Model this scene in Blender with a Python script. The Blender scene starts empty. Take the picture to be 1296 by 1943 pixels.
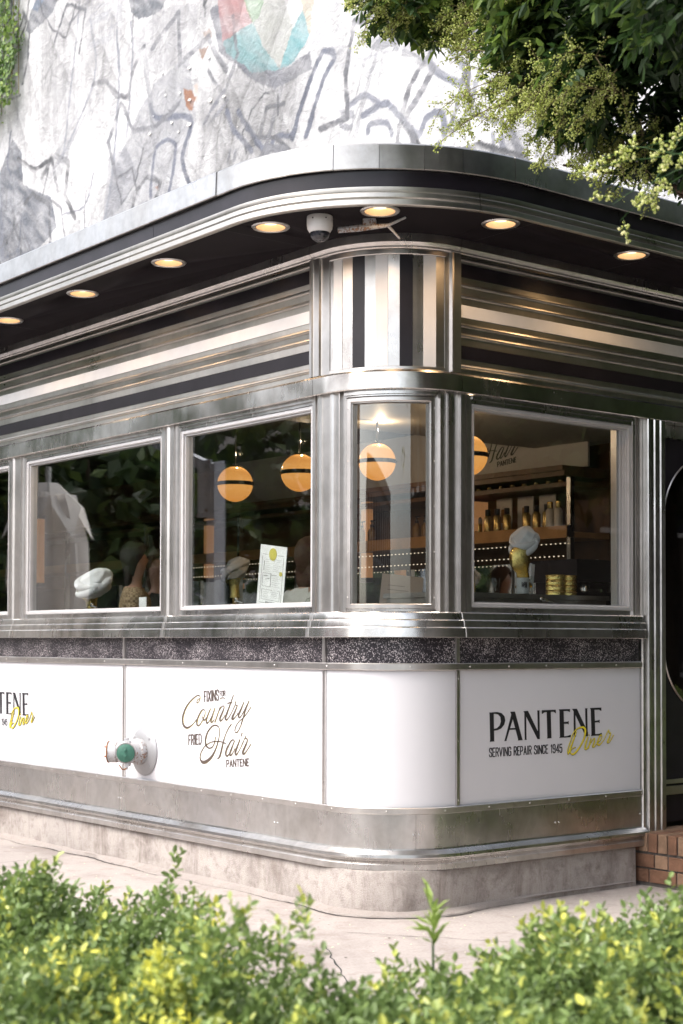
import bpy, math, random
import numpy as np
from mathutils import Vector, Matrix
R = math.radians
SC = bpy.context.scene
COL = SC.collection
random.seed(7)
rng = np.random.default_rng(11)

# ------------------------------------------------------------------ camera
EXPOSURE = 1.65
K = 1.0 / 2 ** EXPOSURE
CAMPOS = np.array([-5.042, -5.974, 1.45])
pitch, roll = R(1.5), 0.0025
fh = np.array([.623, .782, 0.]); fh /= np.linalg.norm(fh)
rt = np.array([fh[1], -fh[0], 0.]); up = np.array([0, 0, 1.])
fw = math.cos(pitch) * fh + math.sin(pitch) * up
uc = -math.sin(pitch) * fh + math.cos(pitch) * up
r2 = math.cos(roll) * rt + math.sin(roll) * uc
u2 = -math.sin(roll) * rt + math.cos(roll) * uc
cd = bpy.data.cameras.new('camera')
cam = bpy.data.objects.new('camera', cd)
COL.objects.link(cam)
cam.matrix_world = Matrix(((r2[0], u2[0], -fw[0], CAMPOS[0]), (r2[1], u2[1], -fw[1], CAMPOS[1]),
                           (r2[2], u2[2], -fw[2], CAMPOS[2]), (0, 0, 0, 1)))
cd.sensor_fit = 'HORIZONTAL'; cd.sensor_width = 24.0
cd.lens = 24.0 * 2909 / 1296
cd.shift_y = 171.3 / 1296
cd.clip_start = .05; cd.clip_end = 600
cd.dof.use_dof = True; cd.dof.focus_distance = 8.4; cd.dof.aperture_fstop = 5.0
SC.camera = cam

# ------------------------------------------------------------------ world, sun, exposure
w = bpy.data.worlds.new('World'); SC.world = w; w.use_nodes = True
nt = w.node_tree
bg = nt.nodes['Background']; sky = nt.nodes.new('ShaderNodeTexSky')
sky.sky_type = 'NISHITA'; sky.sun_disc = False
SUN_EL, SUN_AZ = 52, 0          # set below from the vector
sv = Vector((-.90, .22, 0)).normalized()
sun_dir = Vector((sv.x * math.cos(R(SUN_EL)), sv.y * math.cos(R(SUN_EL)), math.sin(R(SUN_EL))))
sky.sun_elevation = R(SUN_EL); sky.sun_rotation = math.atan2(sv.x, sv.y)
sky.air_density = 1.0; sky.dust_density = 4.0; sky.ozone_density = 1.0
hs = nt.nodes.new('ShaderNodeHueSaturation'); hs.inputs['Saturation'].default_value = .45
nt.links.new(sky.outputs[0], hs.inputs['Color']); nt.links.new(hs.outputs[0], bg.inputs['Color']); bg.inputs['Strength'].default_value = .15
sl = bpy.data.lights.new('sun', 'SUN'); sl.energy = .62; sl.angle = R(25); sl.color = (1, .95, .87)
so = bpy.data.objects.new('sun', sl); COL.objects.link(so)
so.rotation_euler = sun_dir.to_track_quat('Z', 'Y').to_euler()
SC.view_settings.view_transform = 'Standard'; SC.view_settings.look = 'None'
SC.view_settings.gamma = 1.0; SC.view_settings.exposure = EXPOSURE
SC.cycles.max_bounces = 8; SC.cycles.transparent_max_bounces = 16
SC.cycles.glossy_bounces = 4; SC.cycles.transmission_bounces = 4; SC.cycles.diffuse_bounces = 3
SC.cycles.use_denoising = True
SC.cycles.caustics_reflective = False; SC.cycles.caustics_refractive = False
SC.cycles.sample_clamp_indirect = 6

# ------------------------------------------------------------------ materials
MAT = {}
def nodes(name):
    m = bpy.data.materials.new(name); m.use_nodes = True; MAT[name] = m
    n = m.node_tree; return m, n, n.nodes['Principled BSDF']
def N(n, t, **kw):
    x = n.nodes.new(t)
    for k, v in kw.items():
        if k in x.inputs.keys(): x.inputs[k].default_value = v
        else: setattr(x, k, v)
    return x
def coords(n, scale=(1, 1, 1), kind='Object'):
    tc = n.nodes.new('ShaderNodeTexCoord'); mp = n.nodes.new('ShaderNodeMapping')
    mp.inputs['Scale'].default_value = scale
    n.links.new(tc.outputs[kind], mp.inputs['Vector']); return mp.outputs[0]
def noise(n, vec, scale, detail=4, rough=.55, dist=0):
    x = N(n, 'ShaderNodeTexNoise'); x.inputs['Scale'].default_value = scale
    x.inputs['Detail'].default_value = detail; x.inputs['Roughness'].default_value = rough
    x.inputs['Distortion'].default_value = dist
    n.links.new(vec, x.inputs['Vector']); return x.outputs['Fac']
def ramp(n, fac, stops):
    r = n.nodes.new('ShaderNodeValToRGB'); e = r.color_ramp.elements
    while len(e) < len(stops): e.new(.5)
    for i, (p, c) in enumerate(stops):
        e[i].position = p; e[i].color = (*c, 1) if len(c) == 3 else c
    n.links.new(fac, r.inputs[0]); return r.outputs[0]
def rng_map(n, fac, a, b, fa=.3, fb=.7):
    r = n.nodes.new('ShaderNodeMapRange'); r.inputs[1].default_value = fa; r.inputs[2].default_value = fb
    r.inputs[3].default_value = a; r.inputs[4].default_value = b
    n.links.new(fac, r.inputs[0]); return r.outputs[0]
def bump(n, bs, h, strength, dist):
    b = n.nodes.new('ShaderNodeBump'); b.inputs['Strength'].default_value = strength
    b.inputs['Distance'].default_value = dist; n.links.new(h, b.inputs['Height'])
    n.links.new(b.outputs[0], bs.inputs['Normal']); return b
def mixc(n, fac, a, b, mode='MIX'):
    m = n.nodes.new('ShaderNodeMix'); m.data_type = 'RGBA'; m.blend_type = mode
    for s, v in ((m.inputs[0], fac), (m.inputs[6], a), (m.inputs[7], b)):
        if isinstance(v, (int, float)): s.default_value = v
        elif isinstance(v, tuple): s.default_value = (*v, 1)
        else: n.links.new(v, s)
    return m.outputs[2]

def plain(name, col, rough=.6, metal=0, spec=.5, var=.12, nscale=8, bumps=0, coat=0):
    m, n, b = nodes(name)
    f = noise(n, coords(n), nscale, 5)
    c = ramp(n, f, [(.3, tuple(x * (1 - var) for x in col)), (.7, tuple(min(1, x * (1 + var)) for x in col))])
    n.links.new(c, b.inputs['Base Color'])
    b.inputs['Roughness'].default_value = rough; b.inputs['Metallic'].default_value = metal
    b.inputs['Specular IOR Level'].default_value = spec; b.inputs['Coat Weight'].default_value = coat
    if bumps: bump(n, b, noise(n, coords(n), nscale * 6, 4), bumps, .01)
    return m
def steel(name, col=(.71, .69, .665), r0=.16, r1=.34, wave=.35, grime=.25, streak=(28, 28, .8)):
    m, n, b = nodes(name)
    b.inputs['Metallic'].default_value = 1
    big = noise(n, coords(n), 1.7, 4); fine = noise(n, coords(n), 22, 5)
    st = noise(n, coords(n, streak), 1.0, 3)
    c = ramp(n, fine, [(.25, tuple(x * (1 - grime * .6) for x in col)), (.6, col)])
    gr = ramp(n, noise(n, coords(n, (1, 1, .6)), 5, 6, .65, .6), [(.42, (1, 1, 1)), (.75, (1 - grime, 1 - grime * 1.05, 1 - grime * 1.15))])
    n.links.new(mixc(n, 1.0, c, gr, 'MULTIPLY'), b.inputs['Base Color'])
    a = n.nodes.new('ShaderNodeMath'); a.operation = 'ADD'
    n.links.new(rng_map(n, st, -.03, .03, .2, .8), a.inputs[0]); n.links.new(rng_map(n, big, r0, r1), a.inputs[1])
    n.links.new(a.outputs[0], b.inputs['Roughness'])
    bp = bump(n, b, noise(n, coords(n, (1, 1, .7)), 2.6, 2), wave, .05)
    return m
def emit(name, col, s):
    m, n, b = nodes(name)
    b.inputs['Base Color'].default_value = (*[min(1, c) for c in col], 1)
    b.inputs['Emission Color'].default_value = (*col, 1); b.inputs['Emission Strength'].default_value = s
    return m
def foliage(name, dark, light, tip, transl=.35, rough=.45):
    m, n, b = nodes(name)
    at = n.nodes.new('ShaderNodeAttribute'); at.attribute_name = 'tint'
    gi = n.nodes.new('ShaderNodeObjectInfo')
    col = ramp(n, at.outputs['Fac'], [(0, dark), (.55, light), (1, tip)])
    n.links.new(col, b.inputs['Base Color'])
    b.inputs['Roughness'].default_value = rough
    tr = n.nodes.new('ShaderNodeBsdfTranslucent'); n.links.new(col, tr.inputs[0])
    mx = n.nodes.new('ShaderNodeMixShader'); mx.inputs[0].default_value = transl
    out = n.nodes['Material Output']
    n.links.new(b.outputs[0], mx.inputs[1]); n.links.new(tr.outputs[0], mx.inputs[2]); n.links.new(mx.outputs[0], out.inputs[0])
    return m

steel('steel_polished', r0=.16, r1=.34, wave=.30)
steel('steel_brushed', (.70, .675, .655), .24, .40, .18, .2)
steel('steel_worn', (.64, .63, .62), .20, .36, .22, .22)
steel('steel_cladding', (.56, .53, .49), .26, .42, .14, .15, (1.0, 1.0, 50))
steel('steel_coping', (.44, .43, .42), .24, .42, .25, .25)
steel('steel_frame', (.68, .655, .635), .26, .40, .05, .15)
plain('window_frame_paint', (.60, .585, .585), .38, .3, .5, .05, 14)
plain('black_enamel', (.018, .015, .020), .3, 0, .35, .3, 6, 0, 0)
plain('black_soffit', (.012, .009, .011), .8, 0, .12, .25, 4)
plain('white_enamel', (.95, .93, .92), .25, 0, .5, .05, 6, 0, .2)
plain('white_vinyl', (.66, .65, .67), .34, 0, .45, .02, 2.2)
plain('letter_black', (.018, .017, .021), .4)
plain('letter_bronze', (.085, .062, .05), .5)
plain('seal_yellow', (.62, .55, .12), .4)
plain('cream_band', (.45, .33, .2), .6)
plain('letter_yellow', (.80, .66, .03), .4)
plain('paper', (.90, .89, .89), .55)
plain('print_grey', (.30, .29, .28), .6)
plain('gasket', (.02, .02, .02), .6)
plain('white_plastic', (.72, .70, .68), .35, 0, .5, .05, 10)
plain('smoked_dome', (.02, .02, .028), .06, 0, .8)
plain('brass', (.85, .60, .22), .2, 1, .5, .1, 10)
plain('gold_foil', (1.0, .78, .28), .12, 1, .5, .1, 20, .5)
plain('towel', (.78, .78, .80), .85, 0, .2, .05, 30, .25)
plain('interior_dark', (.035, .028, .024), .5, 0, .4, .3, 4)
plain('interior_wood', (.12, .062, .03), .45, 0, .4, .3, 6)
plain('shelf_wood', (.45, .24, .09), .45, 0, .4, .2, 8)
plain('ceiling_paint', (.42, .39, .34), .6, 0, .4, .05, 3)
plain('sign_white', (.52, .49, .47), .5, 0, .4, .03, 3)
plain('counter_steel', (.5, .5, .48), .3, .9)
plain('ceramic', (.55, .57, .56), .2, 0, .5, .04)
plain('bottle_amber', (.22, .12, .04), .15, 0, .6)
plain('bottle_gold', (.55, .40, .16), .25, .8)
plain('bottle_cream', (.60, .55, .48), .4)
plain('skin', (.42, .24, .17), .5)
plain('hair_brown', (.018, .010, .008), .7)
plain('hair_auburn', (.07, .028, .014), .7)
plain('cloth_white', (.55, .53, .48), .8)
plain('cloth_dark', (.05, .05, .06), .8)
plain('umbrella_cloth', (.78, .75, .72), .8, 0, .3, .06, 5)
m = MAT['umbrella_cloth']; n = m.node_tree; tr = n.nodes.new('ShaderNodeBsdfTranslucent'); tr.inputs[0].default_value = (.9, .86, .82, 1); mx = n.nodes.new('ShaderNodeMixShader'); mx.inputs[0].default_value = .45
n.links.new(n.nodes['Principled BSDF'].outputs[0], mx.inputs[1]); n.links.new(tr.outputs[0], mx.inputs[2]); n.links.new(mx.outputs[0], n.nodes['Material Output'].inputs[0])
plain('painted_post', (.55, .57, .62), .5)
plain('asphalt', (.10, .10, .10), .85, 0, .3, .25, 20)
plain('bark', (.09, .065, .05), .9, 0, .2, .4, 14, .6)
plain('twig', (.16, .13, .06), .8)
plain('rust', (.30, .12, .04), .8, 0, .3, .4, 40, .4)
plain('roof_felt', (.2, .2, .2), .9)
emit('globe_glow', (1.0, .47, .11), .95 * K)
m = MAT['globe_glow']; n = m.node_tree; b = n.nodes['Principled BSDF']
tc = n.nodes.new('ShaderNodeTexCoord'); sp = n.nodes.new('ShaderNodeSeparateXYZ'); n.links.new(tc.outputs['Object'], sp.inputs[0])
n.links.new(ramp(n, rng_map(n, sp.outputs[2], 0, 1, -.13, .13), [(0, (.95, .36, .07)), (.35, (1, .44, .11)), (.62, (1, .44, .11)), (1, (.85, .31, .06))]), b.inputs['Emission Color'])  # falloff painted into the glow: bright middle, dimmer top and bottom
b.inputs['Base Color'].default_value = (.3, .2, .1, 1); b.inputs['Roughness'].default_value = .12
emit('bulb', (1.0, .80, .56), 2.6 * K)
emit('bead_light', (1.0, .82, .6), 1.2 * K)
emit('lit_lampshade', (1.0, .48, .20), .22 * K)
plain('can_reflector', (.85, .64, .42), .5)
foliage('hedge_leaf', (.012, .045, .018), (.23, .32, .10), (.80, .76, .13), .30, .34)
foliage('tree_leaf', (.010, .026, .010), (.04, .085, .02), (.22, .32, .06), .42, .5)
foliage('flower_spray', (.30, .36, .09), (.62, .68, .22), (.9, .88, .55), .5, .6)
foliage('ivy_leaf', (.04, .10, .02), (.14, .24, .05), (.32, .42, .10), .3, .5)
foliage('far_leaf', (.015, .035, .012), (.05, .09, .025), (.13, .18, .04), .3, .6)

# glass: thin clear pane
def glassmat(name, refl, tint):
    m, n, b = nodes(name); n.nodes.remove(b)
    fr = n.nodes.new('ShaderNodeFresnel'); fr.inputs[0].default_value = 1.5
    mu = n.nodes.new('ShaderNodeMath'); mu.operation = 'MULTIPLY'; mu.inputs[1].default_value = refl; mu.use_clamp = True
    n.links.new(fr.outputs[0], mu.inputs[0])
    ge = n.nodes.new('ShaderNodeNewGeometry'); io = n.nodes.new('ShaderNodeMapRange'); io.inputs[3].default_value = 1.5; io.inputs[4].default_value = 1 / 1.5
    n.links.new(ge.outputs['Backfacing'], io.inputs[0]); n.links.new(io.outputs[0], fr.inputs[0])
    tr = n.nodes.new('ShaderNodeBsdfTransparent'); tr.inputs[0].default_value = (*tint, 1)
    gl = n.nodes.new('ShaderNodeBsdfGlossy'); gl.inputs['Roughness'].default_value = .015
    mx = n.nodes.new('ShaderNodeMixShader'); out = n.nodes['Material Output']
    n.links.new(mu.outputs[0], mx.inputs[0]); n.links.new(tr.outputs[0], mx.inputs[1]); n.links.new(gl.outputs[0], mx.inputs[2])
    n.links.new(mx.outputs[0], out.inputs[0]); return m
glassmat('window_glass', 2.4, (.93, .95, .94))
glassmat('jar_glass', 1.2, (.9, .92, .9))
# mirror
plain('mirror', (.75, .75, .75), .03, 1, .5, .02)

# speckled stone band
m, n, b = nodes('speckled_stone')
v = N(n, 'ShaderNodeTexVoronoi'); v.inputs['Scale'].default_value = 210; n.links.new(coords(n), v.inputs['Vector'])
big = noise(n, coords(n), 5, 4)
th = n.nodes.new('ShaderNodeSeparateColor'); n.links.new(v.outputs['Color'], th.inputs[0])
ad = n.nodes.new('ShaderNodeMath'); ad.operation = 'ADD'; n.links.new(th.outputs[0], ad.inputs[0]); n.links.new(rng_map(n, big, -.16, .14), ad.inputs[1])
c = ramp(n, ad.outputs[0], [(.0, (.010, .009, .012)), (.70, (.022, .018, .024)), (.78, (.16, .14, .15)), (.98, (.55, .5, .5))])
n.links.new(c, b.inputs['Base Color']); b.inputs['Roughness'].default_value = .3

# aged concrete
def concrete(name, base, stain, dark, sc=1.0, bmp=.5, streaky=False):
    m, n, b = nodes(name)
    co = coords(n, (sc, sc, sc))
    f1 = noise(n, co, 1.6, 6, .65, .4); f2 = noise(n, co, 9, 7, .7); f3 = noise(n, co, 70, 5, .7)
    c = ramp(n, f1, [(.32, dark), (.5, base), (.72, tuple(min(1, x * 1.12) for x in base))])
    c = mixc(n, ramp(n, f2, [(.52, (0, 0, 0)), (.78, (.75, .75, .75))]), c, stain)
    c = mixc(n, 1.0, c, ramp(n, f3, [(.3, (.82, .82, .82)), (.6, (1, 1, 1))]), 'MULTIPLY')
    n.links.new(c, b.inputs['Base Color']); b.inputs['Roughness'].default_value = .85
    st_ = noise(n, coords(n, (3.2, 3.2, .9)), 1.3, 7, .72, 1.4)
    if streaky: c = mixc(n, ramp(n, st_, [(.50, (0, 0, 0)), (.72, (.75, .75, .75))]), c, stain); n.links.new(c, b.inputs['Base Color'])
    bump(n, b, f3, bmp, .006)
    return m
concrete('pavement_concrete', (.40, .355, .33), (.24, .185, .155), (.30, .26, .24))
concrete('plinth_concrete', (.42, .375, .345), (.15, .115, .095), (.23, .195, .175), 2.0, 1.0, True)
concrete('apron_concrete', (.34, .30, .275), (.25, .20, .17), (.32, .28, .26), 2, .9)

# brick for steps and far buildings
def brickmat(name, a, bcol, mortar, scale=1.0, w_=.22, h_=.075):
    m, n, b = nodes(name)
    tc = n.nodes.new('ShaderNodeTexCoord'); sp = n.nodes.new('ShaderNodeSeparateXYZ'); cb = n.nodes.new('ShaderNodeCombineXYZ')
    n.links.new(tc.outputs['Object'], sp.inputs[0])
    ad = n.nodes.new('ShaderNodeMath'); ad.operation = 'ADD'
    n.links.new(sp.outputs[0], ad.inputs[0]); n.links.new(sp.outputs[1], ad.inputs[1])
    n.links.new(ad.outputs[0], cb.inputs[0]); n.links.new(sp.outputs[2], cb.inputs[1])
    br = N(n, 'ShaderNodeTexBrick'); br.inputs['Scale'].default_value = scale
    br.inputs['Brick Width'].default_value = w_; br.inputs['Row Height'].default_value = h_; br.inputs['Mortar Size'].default_value = .008
    br.inputs['Color1'].default_value = (*a, 1); br.inputs['Color2'].default_value = (*bcol, 1); br.inputs['Mortar'].default_value = (*mortar, 1)
    n.links.new(cb.outputs[0], br.inputs['Vector'])
    n.links.new(mixc(n, 1.0, br.outputs['Color'], ramp(n, noise(n, tc.outputs['Object'], 2, 5), [(.3, (.8, .8, .8)), (.7, (1.1, 1.1, 1.1))]), 'MULTIPLY'), b.inputs['Base Color'])
    b.inputs['Roughness'].default_value = .85; bump(n, b, br.outputs['Fac'], -.5, .01)
    return m
brickmat('red_brick', (.28, .10, .065), (.22, .08, .05), (.30, .27, .24))
brickmat('dark_brick', (.07, .05, .035), (.05, .04, .03), (.06, .05, .04))
brickmat('pale_brick', (.50, .44, .38), (.44, .38, .33), (.45, .42, .4))
plain('grey_flange', (.36, .36, .37), .45, .4)
plain('step_brick', (.20, .105, .065), .7, 0, .3, .35, 9, .5)
plain('step_brick_pale', (.27, .17, .11), .7, 0, .3, .35, 9, .5)
plain('mortar', (.10, .085, .075), .9)

# mural: painted plaster over brick, colours from the mesh's paint attribute
m, n, b = nodes('mural_paint')
at = n.nodes.new('ShaderNodeAttribute'); at.attribute_name = 'paint'
tc = n.nodes.new('ShaderNodeTexCoord'); sp = n.nodes.new('ShaderNodeSeparateXYZ'); cb = n.nodes.new('ShaderNodeCombineXYZ')
n.links.new(tc.outputs['Object'], sp.inputs[0]); n.links.new(sp.outputs[1], cb.inputs[0]); n.links.new(sp.outputs[2], cb.inputs[1])
br = N(n, 'ShaderNodeTexBrick'); br.inputs['Scale'].default_value = 1; br.inputs['Brick Width'].default_value = .22
br.inputs['Row Height'].default_value = .075; br.inputs['Mortar Size'].default_value = .012; br.inputs['Mortar Smooth'].default_value = .6
n.links.new(cb.outputs[0], br.inputs['Vector'])
f2 = noise(n, coords(n, (1, 1, 1)), 14, 8, .72)
c = mixc(n, 1.0, at.outputs['Color'], ramp(n, f2, [(.3, (.90, .90, .91)), (.55, (1, 1, 1))]), 'MULTIPLY')
n.links.new(c, b.inputs['Base Color']); b.inputs['Roughness'].default_value = .8
b1 = bump(n, b, br.outputs['Fac'], -.25, .012)
b2 = n.nodes.new('ShaderNodeBump'); b2.inputs['Strength'].default_value = .9; b2.inputs['Distance'].default_value = .05
n.links.new(noise(n, coords(n), 4.5, 9, .68, 1.2), b2.inputs['Height']); n.links.new(b1.outputs[0], b2.inputs['Normal']); n.links.new(b2.outputs[0], b.inputs['Normal'])

# plaid cloth
m, n, b = nodes('cloth_plaid')
ch = N(n, 'ShaderNodeTexChecker'); ch.inputs['Scale'].default_value = 55
ch.inputs['Color1'].default_value = (.40, .30, .18, 1); ch.inputs['Color2'].default_value = (.22, .14, .08, 1)
n.links.new(coords(n), ch.inputs['Vector']); n.links.new(ch.outputs[0], b.inputs['Base Color']); b.inputs['Roughness'].default_value = .85

# chipped white paint of the pipe
m, n, b = nodes('chipped_paint')
f = noise(n, coords(n), 60, 6, .7, .5); g = noise(n, coords(n), 7, 4)
mu = n.nodes.new('ShaderNodeMath'); mu.operation = 'ADD'; n.links.new(f, mu.inputs[0]); n.links.new(rng_map(n, g, -.08, .08), mu.inputs[1])
c = ramp(n, mu.outputs[0], [(.0, (.34, .34, .36)), (.55, (.46, .46, .47)), (.575, (.14, .10, .08)), (.66, (.30, .15, .08))])
n.links.new(c, b.inputs['Base Color']); b.inputs['Roughness'].default_value = .5; bump(n, b, mu.outputs[0], .4, .004)
plain('green_cap', (.035, .13, .09), .45, 0, .5, .25, 30, .3)

# ------------------------------------------------------------------ mesh helpers
class MB:
    def __init__(s): s.v = []; s.f = []; s.m = []
    def add(s, vs, fs, mi=0, M=None):
        o = len(s.v)
        s.v += [tuple(M @ Vector(p)) if M is not None else tuple(p) for p in vs]
        s.f += [tuple(i + o for i in f) for f in fs]; s.m += [mi] * len(fs); return s
    def box(s, a, b, mi=0, M=None):
        (x0, y0, z0), (x1, y1, z1) = a, b
        return s.add([(x0, y0, z0), (x1, y0, z0), (x1, y1, z0), (x0, y1, z0), (x0, y0, z1), (x1, y0, z1), (x1, y1, z1), (x0, y1, z1)],
                     [(0, 3, 2, 1), (4, 5, 6, 7), (0, 1, 5, 4), (1, 2, 6, 5), (2, 3, 7, 6), (3, 0, 4, 7)], mi, M)
    def lathe(s, prof, n=24, mi=0, M=None, cap=True):
        vs = []; fs = []
        for r, z in prof:
            for k in range(n):
                a = 2 * math.pi * k / n; vs.append((r * math.cos(a), r * math.sin(a), z))
        for i in range(len(prof) - 1):
            for k in range(n):
                k2 = (k + 1) % n; fs.append((i * n + k, i * n + k2, (i + 1) * n + k2, (i + 1) * n + k))
        if cap:
            fs.append(tuple(range(n))[::-1]); fs.append(tuple((len(prof) - 1) * n + k for k in range(n)))
        return s.add(vs, fs, mi, M)
    def ball(s, c, r, n=16, mi=0, sc=(1, 1, 1)):
        k = n // 2
        prof = [(max(1e-4, math.sin(math.pi * i / k)) * r, -math.cos(math.pi * i / k) * r) for i in range(k + 1)]
        return s.lathe(prof, n, mi, Matrix.Translation(c) @ Matrix.Diagonal((*sc, 1)), True)
    def tube(s, pts, rad, n=8, mi=0, M=None):
        pts = [Vector(p) for p in pts]; rad = rad if isinstance(rad, (list, tuple)) else [rad] * len(pts)
        vs = []; fs = []; ref = None
        for i, p in enumerate(pts):
            t = (pts[min(i + 1, len(pts) - 1)] - pts[max(i - 1, 0)]).normalized()
            if ref is None: ref = t.orthogonal().normalized()
            ref = (ref - t * ref.dot(t)).normalized(); b = t.cross(ref)
            for k in range(n):
                a = 2 * math.pi * k / n; vs.append(p + (ref * math.cos(a) + b * math.sin(a)) * rad[i])
        for i in range(len(pts) - 1):
            for k in range(n):
                k2 = (k + 1) % n; fs.append((i * n + k, i * n + k2, (i + 1) * n + k2, (i + 1) * n + k))
        fs.append(tuple(range(n))[::-1]); fs.append(tuple((len(pts) - 1) * n + k for k in range(n)))
        return s.add(vs, fs, mi, M)
    def obj(s, name, mats, parent=None, ang=35, loc=None):
        me = bpy.data.meshes.new(name); me.from_pydata(s.v, [], s.f)
        for mm in (mats if isinstance(mats, (list, tuple)) else [mats]): me.materials.append(MAT[mm])
        me.polygons.foreach_set('material_index', s.m)
        me.polygons.foreach_set('use_smooth', [True] * len(s.f))
        me.set_sharp_from_angle(angle=R(ang)); me.update()
        o = bpy.data.objects.new(name, me); COL.objects.link(o)
        if parent: o.parent = parent
        if loc: o.location = loc
        return o
def tag(o, label=None, cat=None, group=None, kind=None):
    if label: o['label'] = label
    if cat: o['category'] = cat
    if group: o['group'] = group
    if kind: o['kind'] = kind
    return o
def thing(name, label, cat, loc=(0, 0, 0), rz=0, group=None):
    o = bpy.data.objects.new(name, None); COL.objects.link(o); o.location = loc; o.rotation_euler = (0, 0, rz)
    o.empty_display_size = .1
    return tag(o, label, cat, group)
def dup(o, loc, rz=None, label=None, scale=None):
    c = o.copy(); COL.objects.link(c); c.location = loc
    if rz is not None: c.rotation_euler = (0, 0, rz)
    if label: c['label'] = label
    if scale: c.scale = scale
    for ch in list(o.children):
        d = ch.copy(); COL.objects.link(d); d.parent = c
        for g in list(ch.children):
            e = g.copy(); COL.objects.link(e); e.parent = d
    return c
def axisM(loc, d):      # matrix whose +Z is along d
    return Matrix.Translation(loc) @ Vector(d).to_track_quat('Z', 'Y').to_matrix().to_4x4()

def big_mesh(name, V, F, mats, parent=None, tint=None, smooth=True, loc=None):
    me = bpy.data.meshes.new(name); k = F.shape[1]
    me.vertices.add(len(V)); me.vertices.foreach_set('co', V.astype(np.float32).ravel())
    me.loops.add(F.size); me.loops.foreach_set('vertex_index', F.astype(np.int32).ravel())
    me.polygons.add(len(F)); me.polygons.foreach_set('loop_start', np.arange(0, F.size, k, dtype=np.int32))
    me.polygons.foreach_set('loop_total', np.full(len(F), k, dtype=np.int32))
    me.polygons.foreach_set('use_smooth', np.full(len(F), smooth))
    me.update(calc_edges=True); me.validate()
    me.materials.append(MAT[mats])
    if tint is not None:
        a = me.attributes.new('tint', 'FLOAT', 'POINT'); a.data.foreach_set('value', tint.astype(np.float32))
    o = bpy.data.objects.new(name, me); COL.objects.link(o)
    if parent: o.parent = parent
    if loc is not None: o.location = loc
    return o
LEAF6 = np.array([(0, 0, 0), (.28, .35, .08), (.22, .75, .05), (0, 1, -.05), (-.22, .75, .05), (-.28, .35, .08), (0, .5, -.03)])
LEAF6F = np.array([(0, 1, 2, 6), (6, 2, 3, 4), (0, 6, 4, 5)])
LEAF4 = np.array([(0, 0, 0), (.32, .5, .1), (0, 1, 0), (-.32, .5, .1)]); LEAF4F = np.array([(0, 1, 2, 3)])
BUD = np.array([(1, 0, 0), (0, 1, 0), (-1, 0, 0), (0, -1, 0), (0, 0, 1), (0, 0, -1)], float) * .5
BUDF = np.array([(0, 1, 4), (1, 2, 4), (2, 3, 4), (3, 0, 4), (1, 0, 5), (2, 1, 5), (3, 2, 5), (0, 3, 5)])
def norm(a): return a / np.maximum(1e-9, np.linalg.norm(a, axis=-1, keepdims=True))
def scatter(T, TF, pos, ydir, zhint, size):
    y = norm(ydir); x = norm(np.cross(y, zhint)); z = np.cross(x, y)
    V = pos[:, None, :] + size[:, None, None] * (T[None, :, 0:1] * x[:, None, :] + T[None, :, 1:2] * y[:, None, :] + T[None, :, 2:3] * z[:, None, :])
    F = TF[None] + (np.arange(len(pos)) * len(T))[:, None, None]
    return V.reshape(-1, 3), F.reshape(-1, TF.shape[1])
def vnoise(p, seed=0):          # smooth value noise on (N,d) points, 0..1
    p = np.asarray(p, float); i = np.floor(p).astype(np.int64); f = p - i; f = f * f * (3 - 2 * f); d = p.shape[1]
    out = 0
    for c in range(1 << d):
        w_ = 1.0; h = np.full(len(p), seed * 374761 + 1013, np.int64)
        for k in range(d):
            b_ = (c >> k) & 1; w_ = w_ * (f[:, k] if b_ else 1 - f[:, k])
            h = (h ^ ((i[:, k] + b_) * (73856093, 19349663, 83492791)[k])) * 1664525 + 1013904223
            h &= 0xffffffff
        h ^= h >> 15; h = (h * 2246822519) & 0xffffffff; h ^= h >> 13
        out = out + w_ * (h / 4294967295.0)
    return out

# ------------------------------------------------------------------ the diner's wall line: left facade -> round corner -> right facade
RC = .49; ARC = RC * math.pi / 2
def uL(y): return -(y - RC)
def uR(x): return ARC + (x - RC)
def uA(deg): return RC * R(deg)
def base(u):
    if u <= 0: return (0, RC - u), (-1, 0)
    if u >= ARC: return (RC + u - ARC, 0), (0, -1)
    a = u / RC; return (RC - RC * math.cos(a), RC - RC * math.sin(a)), (-math.cos(a), -math.sin(a))
def P(u, o, kL=1, kR=1):
    (x, y), (nx, ny) = base(u); t = min(1, max(0, u / ARC)); t = t * t * (3 - 2 * t)
    k = kL + (kR - kL) * t; return (x + nx * o * k, y + ny * o * k)
def usamples(u0, u1, step=3.0, lin=None):
    s = {u0, u1}
    if u0 < 0 < u1: s.add(0.0)
    if u0 < ARC < u1: s.add(ARC)
    n = int(90 / step)
    for k in range(n + 1):
        a = ARC * k / n
        if u0 < a < u1: s.add(a)
    return sorted(s)
def sweep(mb, prof, u0, u1, mi=0, kL=1, kR=1):
    us = usamples(u0, u1); n = len(prof); vs = []; fs = []
    for u in us:
        for o, z in prof: vs.append((*P(u, o, kL, kR), z))
    for i in range(len(us) - 1):
        for k in range(n):
            k2 = (k + 1) % n; fs.append((i * n + k, (i + 1) * n + k, (i + 1) * n + k2, i * n + k2))
    fs.append(tuple(range(n))); fs.append(tuple((len(us) - 1) * n + k for k in range(n))[::-1])
    mb.add(vs, fs, mi); return mb
def bar(mb, u0, u1, o0, o1, z0, z1, mi=0, bev=0):
    if bev: pr = [(o0, z0), (o1 - bev, z0), (o1, z0 + bev), (o1, z1 - bev), (o1 - bev, z1), (o0, z1)]
    else: pr = [(o0, z0), (o1, z0), (o1, z1), (o0, z1)]
    return sweep(mb, pr, u0, u1, mi)
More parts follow.
